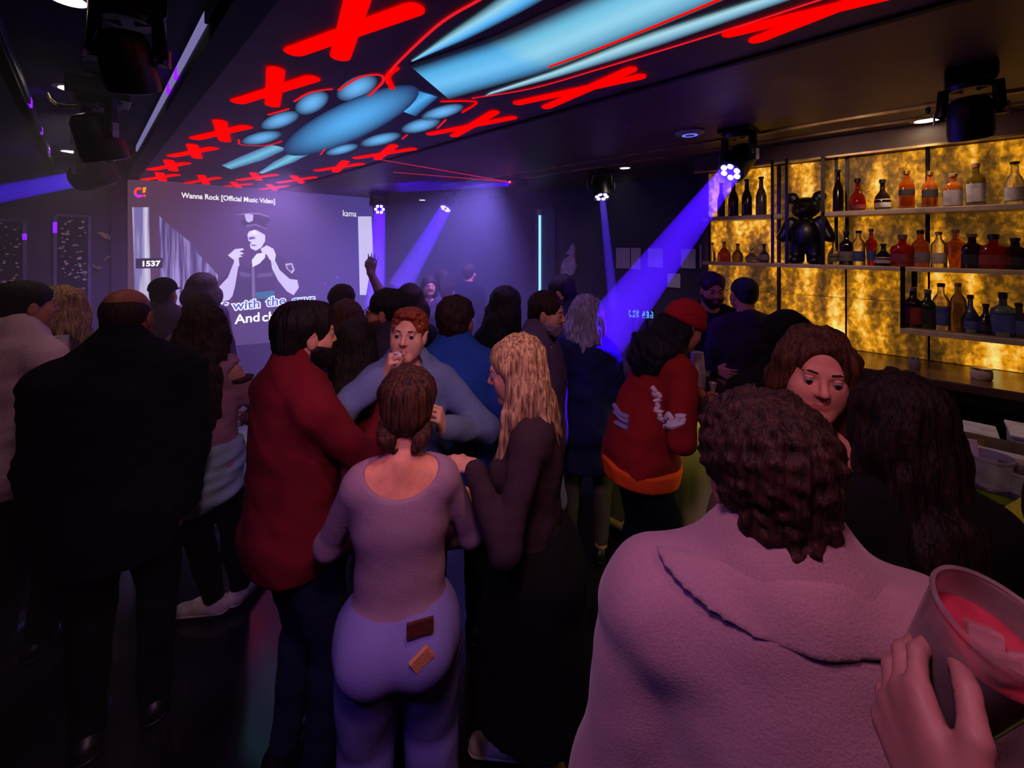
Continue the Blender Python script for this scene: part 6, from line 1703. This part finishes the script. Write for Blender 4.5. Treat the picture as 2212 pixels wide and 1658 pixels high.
for a in ((935, 722, 890, 70, 'round', 'clear', 'silver', 'grey', 'small clear round bottle first right of the bear figure'), (1020, 668, 892, 74, 'square', 'dark', 'black', 'grey', 'brown square bottle with a tall pale label on the middle shelf'),
          (1102, 660, 892, 72, 'tall', 'clear', 'black', 'blue', 'clear bottle with a blue label on the middle shelf'), (1186, 650, 896, 62, 'taper', 'red', 'black', 'blue', 'slim tapered red bottle on the middle shelf'),
          (1268, 750, 898, 96, 'round', 'dark', 'black', 'white', 'squat dark bottle with a white label on the middle shelf'), (1396, 690, 902, 124, 'wide', 'red', 'brown', 'red', 'broad red-orange bottle glowing on the middle shelf'),
          (1516, 655, 902, 88, 'square', 'orange', 'black', 'grey', 'orange bottle with a pale label next to the broad red bottle'), (1640, 665, 904, 82, 'tall', 'clear', 'silver', 'white', 'clear bottle with a white label beside the shelf post'),
          (1752, 648, 904, 92, 'taper', 'orange', 'brown', None, 'tapered bright amber bottle on the middle shelf'), (1862, 676, 906, 106, 'square', 'dark', 'brown', 'black', 'dark square bottle right of the tapered amber bottle'),
          (2005, 678, 910, 150, 'wide', 'red', 'black', 'red', 'broad dark red decanter near the right end of the middle shelf'), (2152, 700, 912, 110, 'square', 'dark', 'black', 'black', 'nearly black bottle at the right end of the middle shelf')):
    B(a[8], a[0], a[1], a[2], a[3], a[4], a[5], a[6], a[7], M_Z, labspan=(0.12, 0.40))
for a in ((1468, 1040, 1308, 96, 'square', 'dark', 'silver', 'red', 'square bottle with a deep red label first on the lowest shelf'), (1566, 1060, 1322, 88, 'square', 'green', 'silver', 'black', 'dark green bottle second on the lowest shelf'),
          (1655, 1020, 1332, 88, 'tall', 'clear', 'black', 'blue', 'tall clear bottle with a blue band on the lowest shelf'), (1770, 1010, 1336, 84, 'tall', 'olive', 'silver', None, 'tall yellowish bottle on the lowest shelf'),
          (1852, 1090, 1344, 96, 'round', 'blue', 'black', 'blue', 'round blue-labelled bottle on the lowest shelf'), (1956, 1140, 1344, 100, 'round', 'dark', 'black', 'black', 'squat dark bottle on the lowest shelf'),
          (2070, 1060, 1352, 120, 'wide', 'blue', 'black', 'blue', 'broad blue bottle on the lowest shelf'), (2178, 1130, 1362, 90, 'square', 'slate', 'black', 'blue', 'dark blue bottle at the right end of the lowest shelf')):
    B(a[8], a[0], a[1], a[2], a[3], a[4], a[5], a[6], a[7], L_Z, labspan=(0.10, 0.50))
# black bear figure
bx = on_x(1740, 500, 4.13); bx.z = M_Z
bear = thing('bear_figure', 'large glossy black bear figure standing between the shelf posts', 'figure', bx)
BH = 0.60
yw_b = math.degrees(math.atan2(-(-bx.x), 1)) if False else 62.0
Rb = rotz(math.radians(90 + 0))
def bl_(x, y, z): return nv(*bx) + nv(-y, -x, 0) * BH + nv(0, 0, z * BH)       # x to its side, y towards the room
f = Field(nv(*bx) - nv(0.2, 0.25, 0.02), nv(*bx) + nv(0.2, 0.25, 0.66), 0.009)
off = nv(*bx)
pb = [('ell', bl_(0, 0, 0.40), nv(0.085, 0.115, 0.14), None, 0.02), ('ell', bl_(0, 0, 0.76), nv(0.090, 0.105, 0.088), None, 0.015), ('ell', bl_(0, 0.13, 0.72), nv(0.035, 0.045, 0.034), None, 0.015)]
for q in (-1, 1):
    pb += [('cap', bl_(q * 0.10, 0, 0.27), bl_(q * 0.105, 0, 0.06), 0.058, 0.055, 0.02), ('cap', bl_(q * 0.105, 0, 0.045), bl_(q * 0.11, 0.08, 0.045), 0.045, 0.042, 0.02),
           ('cap', bl_(q * 0.17, 0, 0.57), bl_(q * 0.27, 0.03, 0.36), 0.045, 0.042, 0.02), ('ell', bl_(q * 0.155, 0, 0.90), nv(0.028, 0.048, 0.048), None, 0.012)]
for p in pb: f.prim(p)
f.prim(('half', off + nv(0, 0, 0.002), nv(0, 0, -1), 0.003), neg=True)
f.ax = [f.ax[0] - off[0], f.ax[1] - off[1], f.ax[2] - off[2]]
f.ax = [a.astype(np.float32) for a in f.ax]
f.build('body', surf('bear_black', lin(16, 12, 11), 0.4, coat=0.15), bear)
m_bd = surf('bear_detail', lin(60, 50, 46), 0.3)
for q in (-1, 1): MB().ball(Vector(bl_(q * 0.06, 0.15, 0.79)), 0.009, 8).build('eye', m_bd, bear)
MB().ball(Vector(bl_(0, 0.185, 0.73)), 0.014, 8).build('nose', m_bd, bear)

# ------------------------------------------------------------------ things on the bar
m_steel = surf('steel', lin(225, 220, 232), 0.4, 0.55, 0.1, 20)
def on_bar(px, py): 
    t = (CAM_Z - 1.10) * F_PX / (py - HY); return at(px, t, 1.10)
p = on_bar(1506, 868)
o = thing('cocktail_shaker', 'tall steel cocktail shaker on the bar beside the rust jacket', 'shaker', p)
MB().lathe([(0.036, 0), (0.046, 0.17), (0.047, 0.175), (0.046, 0.18)], p, (0, 0, 1), 24).build('tin', m_steel, o)
MB().lathe([(0.045, 0.165), (0.034, 0.275), (0.033, 0.285), (0.0005, 0.287)], p, (0, 0, 1), 24).build('cap_tin', m_steel, o)
p = on_bar(1540, 872)
o = thing('jigger', 'hourglass steel jigger on the bar right of the shaker', 'jigger', p)
MB().lathe([(0.024, 0), (0.006, 0.055), (0.021, 0.12), (0.0195, 0.12), (0.005, 0.06)], p, (0, 0, 1), 20).build('double_cone', m_steel, o)
MB().lathe([(0.007, 0.052), (0.012, 0.055), (0.007, 0.058)], p, (0, 0, 1), 16).build('waist_ring', m_steel, o)
p = on_bar(1512, 888)
o = thing('rocks_glass', 'short glass with ice and an orange slice by the rust sleeve', 'glass', p)
MB().lathe([(0.0005, 0.002), (0.034, 0.002), (0.040, 0.095), (0.037, 0.095), (0.031, 0.012), (0.0005, 0.012)], p, (0, 0, 1), 24).build('glass_wall', G['clear'], o)
MB().lathe([(0.0005, 0.014), (0.031, 0.014), (0.035, 0.07), (0.0005, 0.07)], p, (0, 0, 1), 20).build('drink', surf('drink_amber', lin(200, 110, 70), 0.1), o)
MB().lathe([(0.030, -0.003), (0.030, 0.003), (0.0005, 0.003)], p + Vector((-0.01, 0.0, 0.10)), (1, 0.3, 0.3), 18).build('orange_slice', surf('orange_peel', lin(240, 150, 90), 0.5), o)
p = on_bar(1462, 846)
o = thing('napkin_stack', 'stack of pale paper napkins on the bar behind the shaker', 'napkins', p, 0.4)
mb = MB()
for k in range(5):
    q = MB().box((p.x - 0.06 + k * .002, p.y - 0.06, p.z + k * 0.012), (p.x + 0.06, p.y + 0.058 + k * .002, p.z + k * 0.012 + 0.0095), 0.002).build('napkin', surf('napkin_white', lin(226, 220, 232), 0.9), None)
    q.data.transform(Matrix.Translation(-p)); q.parent = o
p = on_bar(1520, 846)
o = thing('coupe_glass', 'shallow stemmed glass on the bar behind the jigger', 'glass', p)
MB().lathe([(0.030, 0), (0.030, 0.003), (0.004, 0.008), (0.004, 0.07), (0.035, 0.095), (0.045, 0.125), (0.043, 0.125), (0.033, 0.098), (0.0005, 0.076)], p, (0, 0, 1), 22).build('glass_wall', G['clear'], o)
MB().lathe([(0.0005, 0.09), (0.034, 0.105), (0.0005, 0.106)], p, (0, 0, 1), 18).build('drink', surf('drink_pale', lin(220, 200, 210), 0.1), o)
p = on_bar(1452, 815)
o = thing('plastic_tumbler', 'small clear tumbler left of the napkin stack', 'glass', p)
MB().lathe([(0.0005, 0.002), (0.028, 0.002), (0.036, 0.11), (0.034, 0.11), (0.026, 0.008), (0.0005, 0.008)], p, (0, 0, 1), 20).build('glass_wall', G['clear'], o)
MB().lathe([(0.0005, 0.01), (0.026, 0.01), (0.030, 0.06), (0.0005, 0.06)], p, (0, 0, 1), 18).build('drink', surf('drink_pale', lin(220, 200, 210), 0.1), o)
# red tumbler near the right edge
p = at(2190, 1.58, 1.10)
o = thing('red_drink', 'short tumbler of red drink on the bar by the right edge', 'glass', p)
MB().lathe([(0.0005, 0.002), (0.036, 0.002), (0.042, 0.085), (0.039, 0.085), (0.033, 0.01), (0.0005, 0.01)], p, (0, 0, 1), 22).build('glass_wall', G['clear'], o)
MB().lathe([(0.0005, 0.012), (0.033, 0.012), (0.037, 0.06), (0.0005, 0.06)], p, (0, 0, 1), 20).build('drink', surf('drink_red', lin(150, 14, 24), 0.1), o)
# back counter clutter: papers, tubs, folded cloth, box
m_tub = surf('tub_plastic', lin(196, 190, 220), 0.35, trans=0.4)
def tub(label, px, py, t, r, h):
    p = at3(px, py, t)
    o = thing('plastic_tub', label, 'tub', p, 0, 'plastic tubs on the bar')
    MB().lathe([(r * 0.8, 0), (r, h), (r * 1.06, h), (r * 1.06, h - 0.01), (r * 0.97, h - 0.012), (r * 0.78, 0.006), (0.0005, 0.006)], p, (0, 0, 1), 22).build('wall', m_tub, o)
    MB().lathe([(0.0005, h * 0.6), (r * 0.9, h * 0.6), (0.0005, h * 0.62)], p, (0, 0, 1), 18).build('contents', surf('ice', lin(190, 190, 215), 0.3), o)
# work shelf under the bar's inner side
o = thing('ice_well', 'steel work shelf along the inside of the bar with bins', 'counter', (3.1, -0.6, 0))
MB().box((3.0, -2.0, 0.86), (3.40, 1.0, 0.885), 0.004).build('worktop', surf('steel_dull', lin(120, 116, 140), 0.35, 0.9), o)
MB().box((3.38, -2.0, 0.70), (3.40, 1.0, 0.86)).build('apron', m_metal, o)
for y in (-1.9, -0.5, 0.9):
    for x in (3.03, 3.37):
        MB().tube([(x, y, 0), (x, y, 0.86)], 0.018).build('leg', m_metal, o)
zt = 0.886
def wp_(px, py, z):
    t = (CAM_Z - z) * F_PX / (py - HY); return at(px, t, z)
zt = 1.10
p = wp_(2140, 1046, zt); tub('clear plastic tub on the bar beside the pale card', px=2140, py=1046, t=(CAM_Z - zt) * F_PX / (1046 - HY), r=0.060, h=0.11)
tub('low plastic tub on the bar at the right edge', px=2208, py=1062, t=(CAM_Z - zt) * F_PX / (1062 - HY), r=0.055, h=0.08)
p = wp_(2072, 1030, zt)
o = thing('menu_card', 'pale folded menu card standing on the bar', 'card', p)
MB().slab([p + Vector((0.03, -0.06, 0)), p + Vector((-0.03, 0.06, 0)), p + Vector((-0.005, 0.07, 0.14)), p + Vector((0.055, -0.05, 0.14))], (0.004, 0.002, 0)).build('front_leaf', m_paper, o)
MB().slab([p + Vector((0.10, -0.05, 0)), p + Vector((0.04, 0.08, 0)), p + Vector((-0.002, 0.072, 0.14)), p + Vector((0.058, -0.048, 0.14))], (0.004, 0.002, 0)).build('rear_leaf', m_paper, o)
for i, (x0, x1, y0, y1, h, m, lab) in enumerate(((3.06, 3.30, -0.50, -0.28, 0.20, 0, 'white lidded bin on the inner work shelf nearest the pale card'), (3.06, 3.30, -0.76, -0.54, 0.24, 1, 'grey lidded bin on the inner work shelf at the right edge'), (3.05, 3.32, -0.24, 0.02, 0.15, 2, 'low dark bin on the inner work shelf'))):
    b = thing('storage_bin', lab, 'bin', ((x0 + x1) / 2, (y0 + y1) / 2, 0.886), 0, 'bins on the inner work shelf')
    mm = (surf('bin_white', lin(200, 194, 220), 0.5), surf('bin_grey', lin(120, 116, 140), 0.5), surf('bin_dark', lin(44, 40, 54), 0.5))[m]
    MB().box((x0, y0, 0.886), (x1, y1, 0.886 + h), 0.012).build('bin_body', mm, b)
    MB().box((x0 - 0.008, y0 - 0.008, 0.886 + h), (x1 + 0.008, y1 + 0.008, 0.886 + h + 0.018), 0.006).build('lid', surf('bin_lid', lin(180, 176, 214), 0.4), b)
bt = on_bar(2150, 992)
o = thing('bar_tray', 'flat pale tray lying on the bar behind the tub', 'tray', bt)
MB().box((bt.x - 0.10, bt.y - 0.22, 1.10), (bt.x + 0.10, bt.y + 0.22, 1.112), 0.005).build('tray_base', surf('tray_lilac', lin(176, 170, 216), 0.4), o)
for yy in (-0.225, 0.215):
    MB().box((bt.x - 0.10, bt.y + yy, 1.10), (bt.x + 0.10, bt.y + yy + 0.01, 1.13), 0.003).build('tray_rim', surf('tray_lilac', lin(176, 170, 216), 0.4), o)
# stacked packs in the bays under the back counter
rg = random.Random(9)
m_pack = [surf('pack_white', lin(190, 182, 206), 0.7), surf('pack_grey', lin(104, 100, 122), 0.7), surf('pack_dark', lin(40, 36, 48), 0.6), surf('pack_brown', lin(96, 62, 44), 0.7)]
for i, (y0, y1, z, h, k, lab) in enumerate(((-0.02, 0.09, 0.585, 0.16, 1, 'grey box in the left of the lit bay under the back counter'), (-0.36, -0.06, 0.585, 0.09, 0, 'flat white pack in the lit bay under the back counter'), (-0.34, -0.10, 0.675, 0.08, 1, 'grey pack lying on the flat white pack'), (-0.45, -0.38, 0.585, 0.30, 2, 'tall dark carton in the lit bay under the back counter'),
                                           (0.20, 0.42, 0.585, 0.22, 2, 'dark box left of the lit bay under the back counter'), (0.48, 0.68, 0.585, 0.12, 3, 'brown box farther left under the back counter'), (-0.98, -0.62, 0.585, 0.14, 0, 'white pack in the rightmost bay under the back counter'), (-0.92, -0.70, 0.725, 0.1, 3, 'brown box on the rightmost white pack'))):
    b = thing('supply_box', lab, 'box', (3.95, (y0 + y1) / 2, z), 0, 'supplies under the back counter')
    MB().box((3.83, y0, z), (4.12, y1, z + h), 0.006).build('carton', m_pack[k], b)
    MB().box((3.826, y0 + 0.02, z + h * 0.25), (3.831, y1 - 0.02, z + h * 0.75), 0.001).build('wrapper_label', m_pack[(k + 1) % 3], b)
p = Vector((3.98, -0.02, 1.155))
for i, (px, h, r, m, lab) in enumerate(((1976, 0.07, 0.03, 'grey', 'small pale jar on the back counter under the lowest shelf'), (2120, 0.06, 0.05, 'white', 'low white bowl on the back counter'))):
    q = on_x(px, 700, 3.95); q.z = 1.155
    o = thing('counter_jar', lab, 'jar', q)
    MB().lathe([(r * 0.85, 0), (r, 0.01), (r, h * 0.8), (r * 0.9, h)], q, (0, 0, 1), 18).build('jar_body', LAB[m], o)
    MB().lathe([(r * 0.95, h), (r * 0.95, h + 0.012), (0.0005, h + 0.014)], q, (0, 0, 1), 18).build('lid', CAPM['silver'], o)
# raised plastic cup of pink drink at the lower right
o = thing('plastic_cup', 'wide plastic cup of pink drink held up close to us', 'cup', cupP)
ax = Vector((0.0, 0.0, 1.0)) - Vector(cdir(-0.12, 0.38)) * 1.0
ax.normalize()
m_cup = surf('cup_frosted', lin(236, 196, 206), 0.18, trans=0.8, spec=0.5)
R_ = 0.0445
MB().lathe([(0.0005, -0.123), (R_ * 0.75, -0.122), (R_ * 0.975, -0.02), (R_, 0.0), (R_ * 1.05, 0.001), (R_ * 1.06, 0.004), (R_ * 1.04, 0.007), (R_ * 0.985, 0.005), (R_ * 0.94, -0.02), (R_ * 0.72, -0.118), (0.0005, -0.119)], cupP, ax, 40).build('cup_wall', m_cup, o)
MB().lathe([(0.0005, -0.024), (R_ * 0.925, -0.025), (R_ * 0.70, -0.115), (0.0005, -0.116)], cupP, ax, 36).build('drink', surf('drink_pink', lin(196, 62, 84), 0.12, trans=0.3), o)
for k, (u, v, w) in enumerate(((0.012, 0.01, 0.3), (-0.016, 0.004, 0.9), (0.0, -0.018, 1.7))):
    i_ = MB().box((-0.012, -0.012, -0.010), (0.012, 0.012, 0.010), 0.003).build('ice_cube', surf('ice_pink', lin(220, 150, 160), 0.15, trans=0.5), None)
    i_.parent = o; i_.location = Vector((u, v, -0.024)); i_.rotation_euler = (0.3 * w, 0.4, w)
# ------------------------------------------------------------------ thin smoke over the dance floor
hz = MB().box((XL + 0.02, 1.7, 0.01), (BAR_X - 0.02, BACK_Y - 0.07, CEIL_Z - 0.02)).build('haze', haze_mat('room_haze', (0.9, 0.88, 1.0), 0.02), None)
prop(hz, 'thin violet smoke haze over the crowd', 'haze', None, 'stuff')
hz = MB().box((XL + 0.04, 2.7, 0.02), (BAR_X - 0.04, BACK_Y - 0.08, CEIL_Z - 0.03)).build('haze', haze_mat('smoke_haze', (0.9, 0.88, 1.0), 0.05), None)
prop(hz, 'denser violet smoke haze in front of the video screen', 'haze', None, 'stuff')
